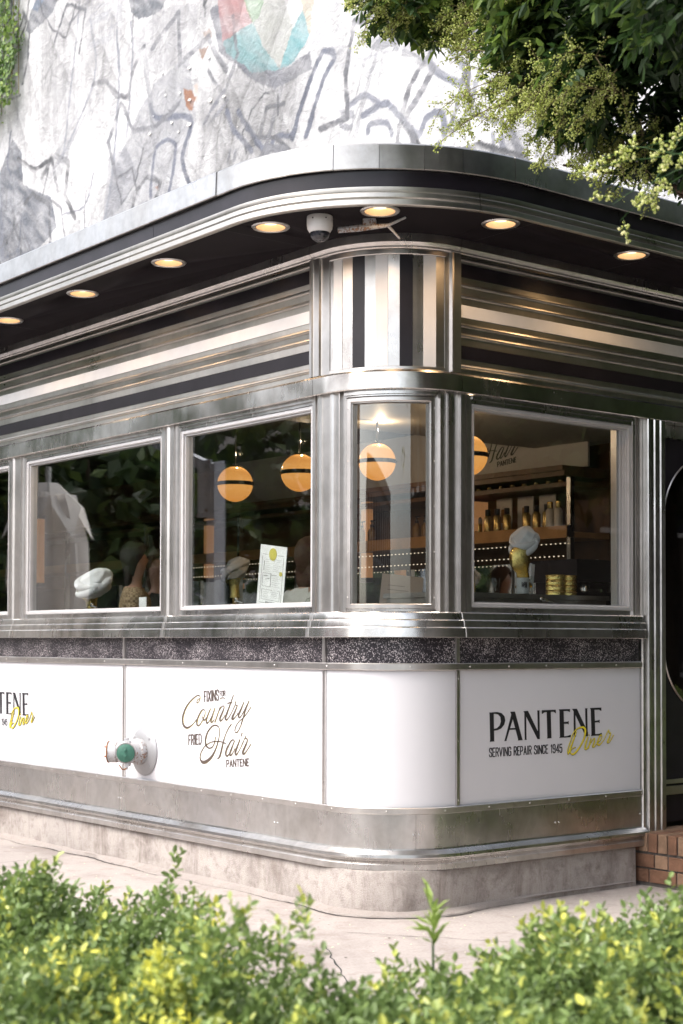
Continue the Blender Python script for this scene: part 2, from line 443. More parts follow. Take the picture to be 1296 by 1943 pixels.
def flute(mb, pts, z0, z1, back=-.06, mi=0):   # pts: (u,o) outer outline, left to right; vertical extrusion
    poly = [P(u, o) for u, o in pts] + [P(pts[-1][0], back), P(pts[0][0], back)]
    n = len(poly); vs = [(x, y, z) for z in (z0, z1) for x, y in poly]
    fs = [(k, (k + 1) % n, n + (k + 1) % n, n + k) for k in range(n)] + [tuple(range(n))[::-1], tuple(range(n, 2 * n))]
    mb.add(vs, fs, mi); return mb
def rivets(mb, us, z, o, r=.005, mi=0):
    for u in us:
        (x, y), (nx, ny) = base(u)
        mb.lathe([(r, 0), (r * .85, r * .45), (r * .4, r * .75)], 8, mi, axisM((x + nx * o, y + ny * o, z), (nx, ny, 0)))
def frange(a, b, st):
    out = []
    while a < b: out.append(a); a += st
    return out

# ------------------------------------------------------------------ lettering helpers
def crom(pts, k=6):
    out = []
    n = len(pts)
    for i in range(n - 1):
        p0 = pts[max(i - 1, 0)]; p1 = pts[i]; p2 = pts[i + 1]; p3 = pts[min(i + 2, n - 1)]
        for j in range(k):
            t = j / k
            out.append(tuple(.5 * ((2 * b) + (-a + c) * t + (2 * a - 5 * b + 4 * c - d) * t * t + (-a + 3 * b - 3 * c + d) * t ** 3) for a, b, c, d in zip(p0, p1, p2, p3)))
    out.append(tuple(pts[-1])); return out
LAYER = [0]
def ribbon(mb, pts, place, h0=.0006, h1=.0022, smooth=True, mi=0, grow=0):
    p = crom(pts) if smooth and len(pts) > 2 else pts
    LAYER[0] = (LAYER[0] + 1) % 40; h1 = h1 + LAYER[0] * .00003
    n = len(p); vs = []; fs = []
    for i, (x, y, w_) in enumerate(p):
        a = p[max(i - 1, 0)]; b = p[min(i + 1, n - 1)]; dx, dy = b[0] - a[0], b[1] - a[1]; l = math.hypot(dx, dy) or 1
        nx, ny = -dy / l * (w_ / 2 + grow), dx / l * (w_ / 2 + grow)
        for sx in (1, -1):
            for h in (h0, h1): vs.append(place(x + nx * sx, y + ny * sx, h))
    for i in range(n - 1):
        a, b = i * 4, i * 4 + 4
        fs += [(a + 1, b + 1, b + 3, a + 3), (a, b, b + 1, a + 1), (a + 2, a + 3, b + 3, b + 2)]
    mb.add(vs, fs, mi)
def flatpoly(mb, poly, place, h0=.0008, h1=.0026, mi=0):
    n = len(poly); vs = [place(x, y, h) for h in (h0, h1) for x, y in poly]
    LAYER[0] = (LAYER[0] + 1) % 40; vs = vs[:n] + [place(x, y, h1 + LAYER[0] * .00003) for x, y in poly]
    mb.add(vs, [tuple(range(n, 2 * n))] + [(k, (k + 1) % n, n + (k + 1) % n, n + k) for k in range(n)], mi)
GL = {'A': (.95, [[(0, 0), (.5, 1), (1, 0)], [(.2, .3), (.8, .3)]]),
 'C': (.85, [[(1, .72), (1, .85), (.75, 1), (.25, 1), (0, .85), (0, .15), (.25, 0), (.75, 0), (1, .15), (1, .28)]]),
 'D': (.88, [[(0, 0), (0, 1), (.6, 1), (1, .82), (1, .18), (.6, 0), (0, 0)]]),
 'E': (.72, [[(1, 1), (0, 1), (0, 0), (1, 0)], [(0, .52), (.8, .52)]]),
 'F': (.70, [[(1, 1), (0, 1), (0, 0)], [(0, .52), (.8, .52)]]),
 'G': (.88, [[(1, .75), (1, .86), (.75, 1), (.25, 1), (0, .85), (0, .15), (.25, 0), (.75, 0), (1, .15), (1, .46), (.55, .46)]]),
 'I': (.12, [[(.5, 0), (.5, 1)]]), 'N': (.95, [[(0, 0), (0, 1), (1, 0), (1, 1)]]),
 'O': (.88, [[(.5, 1), (.85, .98), (1, .84), (1, .16), (.85, .02), (.5, 0), (.15, .02), (0, .16), (0, .84), (.15, .98), (.5, 1)]]),
 'P': (.82, [[(0, 0), (0, 1), (.65, 1), (1, .88), (1, .58), (.65, .45), (0, .45)]]),
 'R': (.86, [[(0, 0), (0, 1), (.65, 1), (1, .88), (1, .62), (.65, .5), (0, .5)], [(.55, .5), (1, 0)]]),
 'S': (.84, [[(1, .76), (1, .88), (.75, 1), (.25, 1), (0, .88), (0, .70), (.2, .56), (.8, .44), (1, .30), (1, .12), (.75, 0), (.25, 0), (0, .12), (0, .24)]]),
 'T': (.80, [[(0, 1), (1, 1)], [(.5, 1), (.5, 0)]]), 'V': (.95, [[(0, 1), (.5, 0), (1, 1)]]),
 'X': (.92, [[(0, 1), (1, 0)], [(0, 0), (1, 1)]]),
 '1': (.40, [[(0, .82), (.8, 1), (.8, 0)]]),
 '9': (.85, [[(0, .2), (.25, 0), (.75, 0), (1, .15), (1, .85), (.75, 1), (.25, 1), (0, .85), (0, .6), (.25, .46), (.75, .46), (1, .58)]]),
 '4': (.92, [[(.8, 0), (.8, 1), (0, .28), (1, .28)]]),
 '5': (.85, [[(.95, 1), (.08, 1), (.04, .55), (.35, .62), (.8, .6), (1, .48), (1, .14), (.75, 0), (.25, 0), (0, .14), (0, .24)]]), ' ': (.35, [])}
def boxtext(mb, text, quad, wd, place, mi=0, gap=.42, **kw):
    # quad: top-left, top-right, bottom-right, bottom-left in (u,z)
    tot = sum(GL[c][0] for c in text) + gap * (len(text) - 1); x = 0
    tl, tr, br_, bl = quad; H = math.dist(tl, bl); Wd = math.dist(tl, tr); unit = Wd / tot
    th = wd * unit * 1.35
    def at(s, t):
        tx, ty = tl[0] + (tr[0] - tl[0]) * s, tl[1] + (tr[1] - tl[1]) * s
        bx, by = bl[0] + (br_[0] - bl[0]) * s, bl[1] + (br_[1] - bl[1]) * s
        return bx + (tx - bx) * t, by + (ty - by) * t
    for c in text:
        wc, strokes = GL[c]
        for st in strokes:
            for a, b in zip(st[:-1], st[1:]):
                A = at((x + a[0] * wc) / tot, a[1]); B = at((x + b[0] * wc) / tot, b[1])
                l = math.dist(A, B) or 1; ex = (B[0] - A[0]) / l * th * .35, (B[1] - A[1]) / l * th * .35
                ribbon(mb, [(A[0] - ex[0], A[1] - ex[1], th), (B[0] + ex[0], B[1] + ex[1], th)], place, smooth=False, mi=mi, **kw)
        x += wc + gap
LET = {"country":[[[-1.7379,1.0852,0.0046],[-1.7217,1.0908,0.0046],[-1.7056,1.1087,0.0046],[-1.7022,1.1235,0.0057],[-1.7164,1.1317,0.0069],[-1.7397,1.1287,0.0069],[-1.7892,1.1062,0.008],[-1.8462,1.0653,0.0115],[-1.8834,1.0169,0.016],[-1.8946,0.9771,0.0183],[-1.8812,0.9462,0.0172],[-1.8486,0.9336,0.0126],[-1.8092,0.9435,0.008],[-1.7736,0.9626,0.0057],[-1.7419,0.9873,0.0046]],[[-1.7379,1.0852,0.0046],[-1.738,1.0961,0.0046],[-1.7239,1.109,0.0046],[-1.7043,1.1146,0.0034]],[[-1.6546,1.0467,0.0046],[-1.6672,1.0497,0.0057],[-1.6895,1.0396,0.008],[-1.7188,1.0076,0.0115],[-1.7369,0.9758,0.0149],[-1.7324,0.9559,0.0138],[-1.7113,0.9545,0.008],[-1.682,0.9781,0.0057],[-1.6543,1.014,0.0057],[-1.6475,1.0354,0.0052],[-1.6546,1.0467,0.0046]],[[-1.6766,1.0092,0.0046],[-1.6737,0.9978,0.008],[-1.6597,0.9875,0.0103],[-1.6403,0.9972,0.0046],[-1.6196,1.0191,0.0046]],[[-1.5875,1.0606,0.0052],[-1.6162,1.0231,0.0092],[-1.6346,0.9878,0.0126],[-1.6289,0.9719,0.0115],[-1.6089,0.9793,0.0057],[-1.5781,1.0131,0.0052],[-1.5429,1.066,0.0057]],[[-1.5429,1.066,0.0057],[-1.5699,1.0172,0.0109],[-1.5861,0.9841,0.0126],[-1.5751,0.978,0.008],[-1.5505,0.997,0.004]],[[-1.4885,1.0743,0.0052],[-1.5152,1.027,0.008],[-1.5456,0.9781,0.0092]],[[-1.5368,0.9956,0.004],[-1.5099,1.0386,0.0046],[-1.4796,1.0682,0.0052],[-1.4594,1.0784,0.0057],[-1.4492,1.0692,0.0075],[-1.4659,1.0402,0.0115],[-1.4913,1.0051,0.0138],[-1.4878,0.99,0.0109],[-1.4655,1.0004,0.0052],[-1.4388,1.0261,0.004]],[[-1.353,1.1458,0.0057],[-1.3812,1.0979,0.008],[-1.4142,1.0459,0.0126],[-1.434,1.0112,0.0143],[-1.4272,0.9986,0.0103],[-1.4052,1.0086,0.0052],[-1.3721,1.0418,0.004]],[[-1.4145,1.092,0.0052],[-1.3905,1.0995,0.0069],[-1.3639,1.0996,0.0052]],[[-1.3721,1.0418,0.004],[-1.3524,1.067,0.004],[-1.3328,1.092,0.0046]],[[-1.3329,1.1089,0.0069],[-1.3361,1.093,0.0057],[-1.3242,1.0859,0.0052],[-1.3143,1.0851,0.0069],[-1.341,1.0449,0.012],[-1.3666,1.012,0.0143],[-1.3566,1.0049,0.0097],[-1.3303,1.0209,0.0046],[-1.3061,1.0424,0.004]],[[-1.2478,1.1078,0.0052],[-1.2736,1.0697,0.0103],[-1.3008,1.0314,0.0132],[-1.2922,1.0176,0.0097],[-1.2733,1.028,0.0052],[-1.2378,1.0673,0.0046],[-1.1962,1.1169,0.0052]],[[-1.1962,1.1169,0.0052],[-1.23,1.0676,0.0115],[-1.2556,1.0146,0.0086],[-1.2878,0.9573,0.0052],[-1.3184,0.9305,0.0057],[-1.3362,0.9345,0.0057],[-1.3298,0.961,0.0046],[-1.2959,0.9943,0.004],[-1.2504,1.0185,0.004],[-1.2118,1.0497,0.004],[-1.1773,1.0824,0.0046]],[[-1.538,0.8965,0.0046],[-1.5459,0.8617,0.0052],[-1.5697,0.8338,0.0063],[-1.6041,0.825,0.008],[-1.634,0.8379,0.0126],[-1.6426,0.8721,0.0138],[-1.6187,0.9193,0.0103],[-1.5707,0.9552,0.0075],[-1.5263,0.9618,0.008],[-1.4976,0.944,0.0052],[-1.4985,0.8984,0.0052],[-1.5286,0.8322,0.0086],[-1.5761,0.7761,0.0149],[-1.6311,0.7451,0.0195],[-1.6729,0.7379,0.0183],[-1.6975,0.7553,0.0109],[-1.6929,0.7884,0.0069],[-1.6527,0.8311,0.0052],[-1.5906,0.8586,0.0052],[-1.5289,0.8683,0.0057],[-1.4678,0.8677,0.0063],[-1.4274,0.8585,0.0075]],[[-1.371,0.9769,0.0069],[-1.4014,0.9522,0.0052],[-1.4345,0.9091,0.0057],[-1.4597,0.8587,0.0103],[-1.4775,0.8123,0.0138],[-1.4942,0.781,0.0115],[-1.5179,0.7662,0.0034]],[[-1.3424,0.8844,0.0046],[-1.3676,0.8842,0.0069],[-1.3993,0.8544,0.0103],[-1.4258,0.819,0.0138],[-1.4289,0.7969,0.0143],[-1.4121,0.7904,0.0086],[-1.3857,0.8137,0.0052],[-1.3411,0.8818,0.0057]],[[-1.3411,0.8818,0.0057],[-1.3712,0.8333,0.0115],[-1.3882,0.8031,0.0126],[-1.3775,0.7954,0.0092],[-1.3551,0.8136,0.0046],[-1.3342,0.8392,0.004]],[[-1.2847,0.8941,0.0057],[-1.3132,0.8478,0.0115],[-1.332,0.8168,0.0138],[-1.324,0.8023,0.0109],[-1.2999,0.8205,0.0046],[-1.2688,0.8577,0.004]],[[-1.2641,0.9323,0.008],[-1.2724,0.9114,0.0052]],[[-1.2688,0.8577,0.004],[-1.2495,0.8847,0.004],[-1.2321,0.906,0.004]],[[-1.2296,0.9136,0.0069],[-1.2282,0.9006,0.0057],[-1.2139,0.8995,0.0052],[-1.2132,0.8847,0.008],[-1.2407,0.8443,0.0132],[-1.2581,0.8181,0.0143],[-1.2463,0.8106,0.0097],[-1.2167,0.8316,0.0046],[-1.1758,0.8719,0.0046]],[[-1.4935,1.1171,0.0034],[-1.4665,1.1263,0.0046],[-1.4362,1.1215,0.0034]]],"country_txt":[["FIXINS",[[-1.6591,1.1572],[-1.5076,1.17],[-1.5071,1.111],[-1.6585,1.0967]],0.21],["FOR",[[-1.4919,1.1632],[-1.4379,1.1676],[-1.4377,1.1381],[-1.4916,1.1328]],0.18],["FRIED",[[-1.8244,0.8909],[-1.6883,0.9037],[-1.6878,0.8447],[-1.8239,0.8316]],0.19],["PANTENE",[[-1.42,0.7647],[-1.197,0.7869],[-1.1968,0.7477],[-1.4197,0.7251]],0.18]],"pantene":[[[0.7372,1.0748],[0.7684,1.074],[0.7725,0.9206],[0.7758,0.9175],[0.7405,0.9171],[0.743,0.9288],[0.7389,1.0618]],[[0.7536,1.0744],[0.7948,1.0757],[0.828,1.0689],[0.8504,1.051],[0.8563,1.0288],[0.8479,1.0052],[0.8255,0.9857],[0.7965,0.9772],[0.7701,0.9751],[0.7701,0.9852],[0.7932,0.9886],[0.8147,1.0021],[0.8238,1.0238],[0.8197,1.0477],[0.8015,1.0625],[0.7767,1.0667],[0.7536,1.0661]],[[0.8948,1.0743],[0.9301,1.0745],[0.9876,0.9197],[0.9927,0.9165],[0.9519,0.9156],[0.9553,0.9209],[0.9082,1.0506]],[[0.9031,1.0603],[0.9157,1.039],[0.8654,0.9212],[0.8679,0.9176],[0.8479,0.9171],[0.8529,0.9217]],[[0.8796,0.9851],[0.9554,0.985],[0.9587,0.9759],[0.8763,0.9763]],[[1.003,1.0696],[1.0166,1.0572],[1.0191,0.9209],[1.0233,0.9171],[1.0029,0.9173],[1.0063,0.9214]],[[0.9962,1.0746],[1.0303,1.0761],[1.1232,0.9376],[1.1232,0.917],[1.1059,0.9176],[1.0064,1.0605]],[[1.1052,1.0736],[1.1026,1.0761],[1.1243,1.0762],[1.1208,1.0732],[1.1232,0.9267],[1.1094,0.9454]],[[1.1399,1.0764],[1.2504,1.0766],[1.253,1.0557],[1.2345,1.0654],[1.2107,1.0654],[1.2158,0.9221],[1.2193,0.9189],[1.1807,0.9185],[1.1842,0.9227],[1.1792,1.065],[1.1582,1.0637],[1.1408,1.055]],[[1.2761,1.0778],[1.3663,1.0774],[1.3663,1.0601],[1.3456,1.0674],[1.3143,1.067],[1.3169,1.0059],[1.3455,1.0069],[1.3554,1.0103],[1.3554,0.9905],[1.3455,0.9951],[1.3169,0.9954],[1.3185,0.9251],[1.3454,0.926],[1.3732,0.9324],[1.3714,0.9183],[1.2794,0.9186],[1.2856,0.9257],[1.2814,1.0684]],[[1.3969,1.0654],[1.4104,1.0496],[1.4138,0.9347],[1.4165,0.9203],[1.3948,0.9193],[1.3984,0.9241]],[[1.3843,1.0775],[1.4223,1.0778],[1.5141,0.9424],[1.514,0.9193],[1.4957,0.92],[1.3978,1.0623]],[[1.4924,1.0755],[1.4896,1.078],[1.5135,1.0781],[1.5089,1.0744],[1.5122,0.925],[1.4976,0.9442]],[[1.5328,1.0788],[1.6273,1.0797],[1.6273,1.0601],[1.6105,1.0681],[1.5687,1.0679],[1.5732,1.0044],[1.601,1.0067],[1.6131,1.0101],[1.6131,0.9912],[1.601,0.996],[1.5732,0.995],[1.5758,0.929],[1.6101,0.929],[1.6316,0.9346],[1.6287,0.9196],[1.5397,0.9196],[1.5453,0.9288],[1.5392,1.068]]],"diner":[[[1.3704,0.9022,0.004],[1.3858,0.9357,0.004],[1.4175,0.9625,0.006],[1.4538,0.9719,0.0087],[1.4793,0.9685,0.0114],[1.4902,0.9507,0.0127],[1.4783,0.9075,0.0101],[1.4426,0.8604,0.0087],[1.4036,0.8285,0.0094],[1.3793,0.8233,0.008],[1.3649,0.8376,0.0054],[1.3811,0.8542,0.004],[1.41,0.8617,0.0034]],[[1.4156,0.9501,0.0047],[1.3857,0.8924,0.0087],[1.3586,0.844,0.0107],[1.3478,0.8229,0.0067]],[[1.3478,0.8229,0.0054],[1.3434,0.8446,0.004],[1.3587,0.881,0.004],[1.3704,0.9022,0.004]],[[1.5131,0.9156,0.0054],[1.4947,0.882,0.0094],[1.4864,0.8524,0.0094],[1.501,0.848,0.006],[1.5267,0.8745,0.0034]],[[1.5214,0.9309,0.0067],[1.5177,0.9235,0.0054]],[[1.536,0.9066,0.0054],[1.5129,0.85,0.0074]],[[1.5175,0.8611,0.004],[1.5526,0.8997,0.0047],[1.5683,0.9042,0.006],[1.5636,0.8824,0.0087],[1.5516,0.861,0.0087],[1.5636,0.8573,0.0054],[1.5895,0.8783,0.0034]],[[1.5895,0.8783,0.0034],[1.6193,0.896,0.004],[1.6296,0.9158,0.0054],[1.6166,0.9213,0.006],[1.5979,0.8968,0.008],[1.5932,0.8731,0.0094],[1.6099,0.8668,0.006],[1.6473,0.8949,0.0034]],[[1.6473,0.8949,0.0034],[1.6737,0.9319,0.0034],[1.6869,0.9491,0.0047],[1.6906,0.9338,0.0054],[1.7038,0.9296,0.0054],[1.6905,0.9009,0.0087],[1.6763,0.8787,0.008],[1.6942,0.8805,0.004],[1.7302,0.9204,0.0034]]],"tag":[["SERVING REPAIR SINCE 1945",[[0.7372,0.8818],[1.3006,0.8821],[1.3006,0.8366],[0.7372,0.8364]],0.2]],"left_du":-5.5387,"left_dz":0.0058}
MUR = {"P":[[[[12.83,10.74],[11.57,10.31],[11.98,10.1],[12.51,10.21],[12.71,10.39]],[0.3,0.32,0.36],0.8],[[[15.96,11.11],[15.75,11.38],[15.4,11.6],[14.71,11.37],[15.13,11.09],[15.74,10.99]],[0.3,0.32,0.37],0.7],[[[15.75,11.38],[15.43,11.61],[15.19,11.53],[15.57,11.25]],[0.3,0.42,0.62],0.5],[[[16.81,9.04],[16.41,9.52],[16.07,9.2],[15.99,8.68],[15.09,8.26],[14.86,7.75],[15.68,7.48],[16.79,7.57]],[0.27,0.29,0.34],0.75],[[[17.4,9.45],[16.81,9.13],[16.6,7.54],[17.37,7.68]],[0.33,0.35,0.42],0.6],[[[12.0,9.21],[11.17,9.27],[11.01,8.39],[11.48,7.46],[13.39,7.53],[13.22,8.18],[12.49,8.86]],[0.52,0.53,0.57],0.55],[[[13.33,8.44],[12.81,8.46],[12.48,8.01],[13.02,7.6],[13.47,7.55]],[0.38,0.39,0.44],0.45],[[[12.68,10.01],[11.98,10.15],[10.92,9.92],[11.11,9.23],[12.11,9.31]],[0.6,0.6,0.63],0.4],[[[10.67,9.73],[10.44,9.14],[9.82,8.58],[9.25,8.28],[8.45,8.31],[8.5,8.53],[8.95,8.47],[9.59,8.71],[10.2,9.22],[10.48,9.74]],[0.3,0.31,0.36],0.7],[[[10.52,9.96],[10.37,9.22],[9.92,9.23],[9.69,9.28],[10.0,9.79]],[0.76,0.42,0.42],0.65],[[[10.37,9.22],[10.17,8.94],[9.73,8.63],[9.14,8.5],[9.48,8.89],[9.69,9.26],[10.0,9.24]],[0.38,0.66,0.68],0.7],[[[10.0,9.79],[9.43,9.59],[9.57,9.31],[9.69,9.25],[9.83,9.46]],[0.38,0.6,0.36],0.65],[[[9.69,9.25],[9.48,8.89],[9.14,8.5],[8.82,8.87],[9.04,9.33],[9.43,9.59],[9.57,9.31]],[0.7,0.72,0.66],0.6],[[[9.14,8.5],[8.82,8.5],[8.52,8.72],[8.63,9.07],[8.86,8.89]],[0.33,0.66,0.7],0.75],[[[8.63,9.07],[8.52,8.72],[8.38,9.24],[8.82,9.39]],[0.86,0.76,0.58],0.7],[[[7.41,8.26],[6.77,8.42],[6.31,8.13],[6.77,8.11],[7.2,8.14]],[0.36,0.37,0.42],0.75],[[[7.5,7.97],[7.22,8.07],[7.41,7.88]],[0.42,0.43,0.48],0.4],[[[15.03,10.08],[14.2,10.08],[14.19,9.05],[14.81,8.72],[15.05,9.35]],[0.62,0.62,0.64],0.4],[[[15.7,8.78],[14.35,9.09],[14.67,8.53],[15.18,8.4]],[0.62,0.63,0.65],0.35],[[[11.3,8.88],[11.14,8.8],[11.01,8.67],[11.09,8.5],[11.22,8.59]],[0.55,0.28,0.18],1.0],[[[10.94,9.31],[10.69,9.29],[10.84,9.15]],[0.6,0.42,0.33],0.8],[[[10.85,9.51],[10.67,9.51],[10.62,9.39],[10.76,9.37]],[0.62,0.48,0.4],0.6],[[[12.03,7.71],[11.92,7.71],[11.95,7.64]],[0.62,0.36,0.28],0.8],[[[7.99,7.68],[7.67,7.62],[7.64,7.51],[7.91,7.56]],[0.42,0.43,0.48],0.6],[[[7.99,7.54],[7.69,7.44],[7.71,7.37],[7.94,7.45]],[0.36,0.37,0.42],0.6],[[[5.35,6.67],[5.08,6.72],[4.82,6.49],[5.19,6.48]],[0.45,0.46,0.5],0.4],[[[4.11,6.16],[3.64,6.24],[2.95,5.73],[3.32,5.72]],[0.5,0.51,0.55],0.35]],"L":[[[[12.16,8.91],[11.99,8.68],[11.14,8.43],[11.33,7.94],[11.15,7.57]],0.05,[0.4,0.42,0.49],0.7],[[[12.12,7.61],[12.0,8.23],[11.5,8.17],[11.65,7.58]],0.044,[0.42,0.44,0.51],0.7],[[[10.31,8.3],[10.14,8.03],[9.72,7.63]],0.05,[0.42,0.44,0.51],0.6],[[[10.05,8.25],[9.45,7.56],[9.22,7.67],[8.94,7.62],[8.85,7.64]],0.05,[0.4,0.42,0.49],0.65],[[[8.89,7.58],[8.36,8.36],[8.17,8.43],[8.03,8.3],[8.27,8.07],[8.62,7.54]],0.05,[0.38,0.4,0.47],0.7],[[[10.83,8.27],[10.66,8.4],[10.36,8.58]],0.039,[0.5,0.5,0.56],0.5],[[[10.75,8.22],[10.29,8.44]],0.033,[0.55,0.55,0.6],0.4],[[[10.28,7.62],[10.21,7.77]],0.033,[0.45,0.46,0.5],0.4],[[[10.12,7.61],[10.09,7.73]],0.033,[0.45,0.46,0.5],0.4],[[[7.5,7.5],[7.05,7.52],[6.57,7.01],[6.4,7.16],[6.16,7.14],[6.11,6.9]],0.055,[0.5,0.52,0.58],0.65],[[[7.41,7.28],[7.37,7.37],[7.09,7.31],[6.98,7.13]],0.044,[0.5,0.52,0.58],0.55],[[[6.01,6.88],[5.75,7.12],[5.63,7.42]],0.05,[0.55,0.57,0.62],0.55],[[[5.91,7.96],[6.31,7.9],[6.35,7.7],[5.93,7.41],[5.83,7.54],[6.07,7.81]],0.055,[0.52,0.54,0.6],0.6],[[[13.12,10.22],[13.03,9.66],[13.16,8.4],[13.42,7.54]],0.039,[0.55,0.57,0.62],0.5],[[[12.71,10.24],[12.65,9.77],[12.81,8.61]],0.028,[0.6,0.61,0.65],0.5],[[[14.22,11.04],[14.37,10.13],[14.68,8.77]],0.033,[0.68,0.69,0.72],0.5],[[[13.89,10.62],[13.73,9.71],[14.81,8.72]],0.033,[0.68,0.69,0.72],0.5],[[[16.45,9.64],[16.55,9.15],[16.4,8.94]],0.028,[0.4,0.42,0.49],0.6],[[[16.05,8.1],[16.15,7.7],[16.6,7.62]],0.033,[0.35,0.37,0.42],0.7],[[[14.7,7.89],[14.01,7.88],[13.74,8.31]],0.022,[0.62,0.62,0.65],0.6],[[[7.79,7.68],[7.5,7.73],[7.22,7.59]],0.044,[0.55,0.56,0.62],0.5],[[[5.4,6.75],[5.36,6.55]],0.039,[0.45,0.46,0.52],0.5],[[[5.26,6.69],[5.21,6.54]],0.039,[0.45,0.46,0.52],0.5],[[[4.53,6.74],[4.11,6.36],[3.64,6.29],[3.2,5.93]],0.05,[0.55,0.56,0.62],0.5]]}
# ================================================================== setting: ground
def sheet(name, x0, y0, x1, y1, z, mat, label=None, cat=None, kind='structure', n=1):
    mb = MB(); mb.add([(x0, y0, z), (x1, y0, z), (x1, y1, z), (x0, y1, z)], [(0, 1, 2, 3)])
    o = mb.obj(name, mat); return tag(o, label, cat, None, kind)
GZ = .04
sheet('ground', -250, -250, 250, 250, -.16, 'asphalt')
mb = MB(); mb.add([(x, y, z) for z in (-.15, GZ) for x, y in ((-5.2, -9), (.8, -9), (.8, -3.9), (24, -3.9), (24, 60), (-5.2, 60))], [(6, 7, 8, 9, 10, 11)] + [(k, (k + 1) % 6, 6 + (k + 1) % 6, 6 + k) for k in range(6)]); o = mb.obj('sidewalk', 'pavement_concrete'); tag(o, kind='structure')
# slab joints: thin dark sawn lines, slightly wavy
def crack(mb, pts, w0, z, amp=.006, step=.05):
    out = []
    for a, b in zip(pts[:-1], pts[1:]):
        l = math.dist(a, b); k = max(2, int(l / step))
        for i in range(k):
            t = i / k; out.append((a[0] + (b[0] - a[0]) * t + random.gauss(0, amp), a[1] + (b[1] - a[1]) * t + random.gauss(0, amp)))
    out.append(pts[-1]); vs = []; fs = []
    for i, p in enumerate(out):
        q = out[min(i + 1, len(out) - 1)]; r = out[max(i - 1, 0)]; dx, dy = q[0] - r[0], q[1] - r[1]; l = math.hypot(dx, dy) or 1
        ww = w0 * random.uniform(.35, 1.25)
        vs += [(p[0] - dy / l * ww, p[1] + dx / l * ww, z), (p[0] + dy / l * ww, p[1] - dx / l * ww, z)]
    for i in range(len(out) - 1): fs.append((2 * i, 2 * i + 1, 2 * i + 3, 2 * i + 2))
    mb.add(vs, fs)
mb = MB()
crack(mb, [(-.62, -.30), (-1.4, -1.6), (-2.4, -3.2)], .004, GZ + .003)
crack(mb, [(-1.5, 3.0), (-.2, 3.05)], .003, GZ + .003); crack(mb, [(-5, .9), (-1.2, .95)], .003, GZ + .003)
crack(mb, [(-1.45, -6), (-1.5, 12)], .006, GZ + .003, .002)
crack(mb, [(-.35, -.15), (.6, -1.5), (1.4, -2.6)], .003, GZ + .003)
tag(mb.obj('pavement_joint', 'gasket'), kind='structure')
# cement fillet round the foot of the wall, its broken edge and the crack beside it
CE = lambda u: .06 * max(0, math.cos(math.pi * max(-.5, min(.5, (u - ARC / 2) / (ARC * 1.15))))) ** 2
mb = MB(); us = []; u = uL(11.5)
while u < uR(1.88): us.append(u); u += .03
vs = []; fs = []; cr = []
for i, u in enumerate(us):
    wv = .085 + CE(u) + .02 * math.sin(u * 3.1) + .012 * math.sin(u * 11) + random.uniform(-.004, .004)
    if u > ARC: wv -= min(.05, (u - ARC) * .05)
    vs += [(*P(u, .02), GZ + .045), (*P(u, .046 + CE(u)), GZ + .026), (*P(u, wv - .01), GZ + .010), (*P(u, wv), GZ - .01)]
    cr.append(P(u, wv + .004))
for i in range(len(us) - 1):
    for k in range(3): a = i * 4 + k; fs.append((a, a + 4, a + 5, a + 1))
mb.add(vs, fs); tag(mb.obj('pavement_fillet', 'apron_concrete'), kind='structure')
mb = MB(); vs = []; fs = []
for i, p in enumerate(cr):
    u = us[i]; wv = math.dist(p, P(u, 0)); ww = max(.0012, .0035 + .0035 * math.sin(u * 2.3 + 1) + random.uniform(-.002, .002))
    vs += [(*P(u, wv - ww), GZ + .0035), (*P(u, wv + ww), GZ + .0035)]
for i in range(len(cr) - 1): fs.append((2 * i, 2 * i + 2, 2 * i + 3, 2 * i + 1))
mb.add(vs, fs); tag(mb.obj('pavement_crack', 'gasket'), kind='structure')
# small litter: petals and grit on the pavement = nobody could count them
k = 1100; px = rng.uniform(-2.6, 1.8, k); py = rng.uniform(-3, 4.5, k)
ok = (px < -.15) | (py < -.15); px, py = px[ok], py[ok]; k = len(px)
V, F = scatter(LEAF4, LEAF4F, np.c_[px, py, np.full(k, GZ + .004)], norm(np.c_[rng.normal(0, 1, (k, 2)), np.zeros(k)]), np.tile([0, 0, 1.], (k, 1)), rng.uniform(.006, .016, k))
tag(big_mesh('fallen_petals', V, F, 'flower_spray', tint=np.full(len(V), .95)), 'tiny fallen yellow white petals scattered on the pavement', 'petals', kind='stuff')

k = 240; px = rng.uniform(-2.6, 2.2, k); py = rng.uniform(-3, 5.5, k); ok = (px < -.2) | (py < -.2); px, py = px[ok], py[ok]; mb = MB()
for x_, y_ in zip(px, py):
    r_ = random.choice((.004, .005, .007, .012)) * random.uniform(.7, 1.3); zz_ = GZ + .0032 + random.random() * .0006
    mb.add([(x_ + r_ * random.uniform(.7, 1.2) * math.cos(a * .785), y_ + r_ * random.uniform(.7, 1.2) * math.sin(a * .785), zz_) for a in range(8)], [tuple(range(8))])
tag(mb.obj('pavement_spots', 'mortar'), 'small dark gum spots and grit dotted over the pavement', 'spots', kind='stuff')
# ================================================================== the diner
D = thing('diner', 'stainless steel diner with rounded corner, black eave and white lettered panels', 'diner')
XR = 4.6; YB = 12.0; U0 = uL(YB - .02); U1 = uR(XR - .02)
XP = 1.965           # right end of the panels, beside the door post
UP = uR(XP)
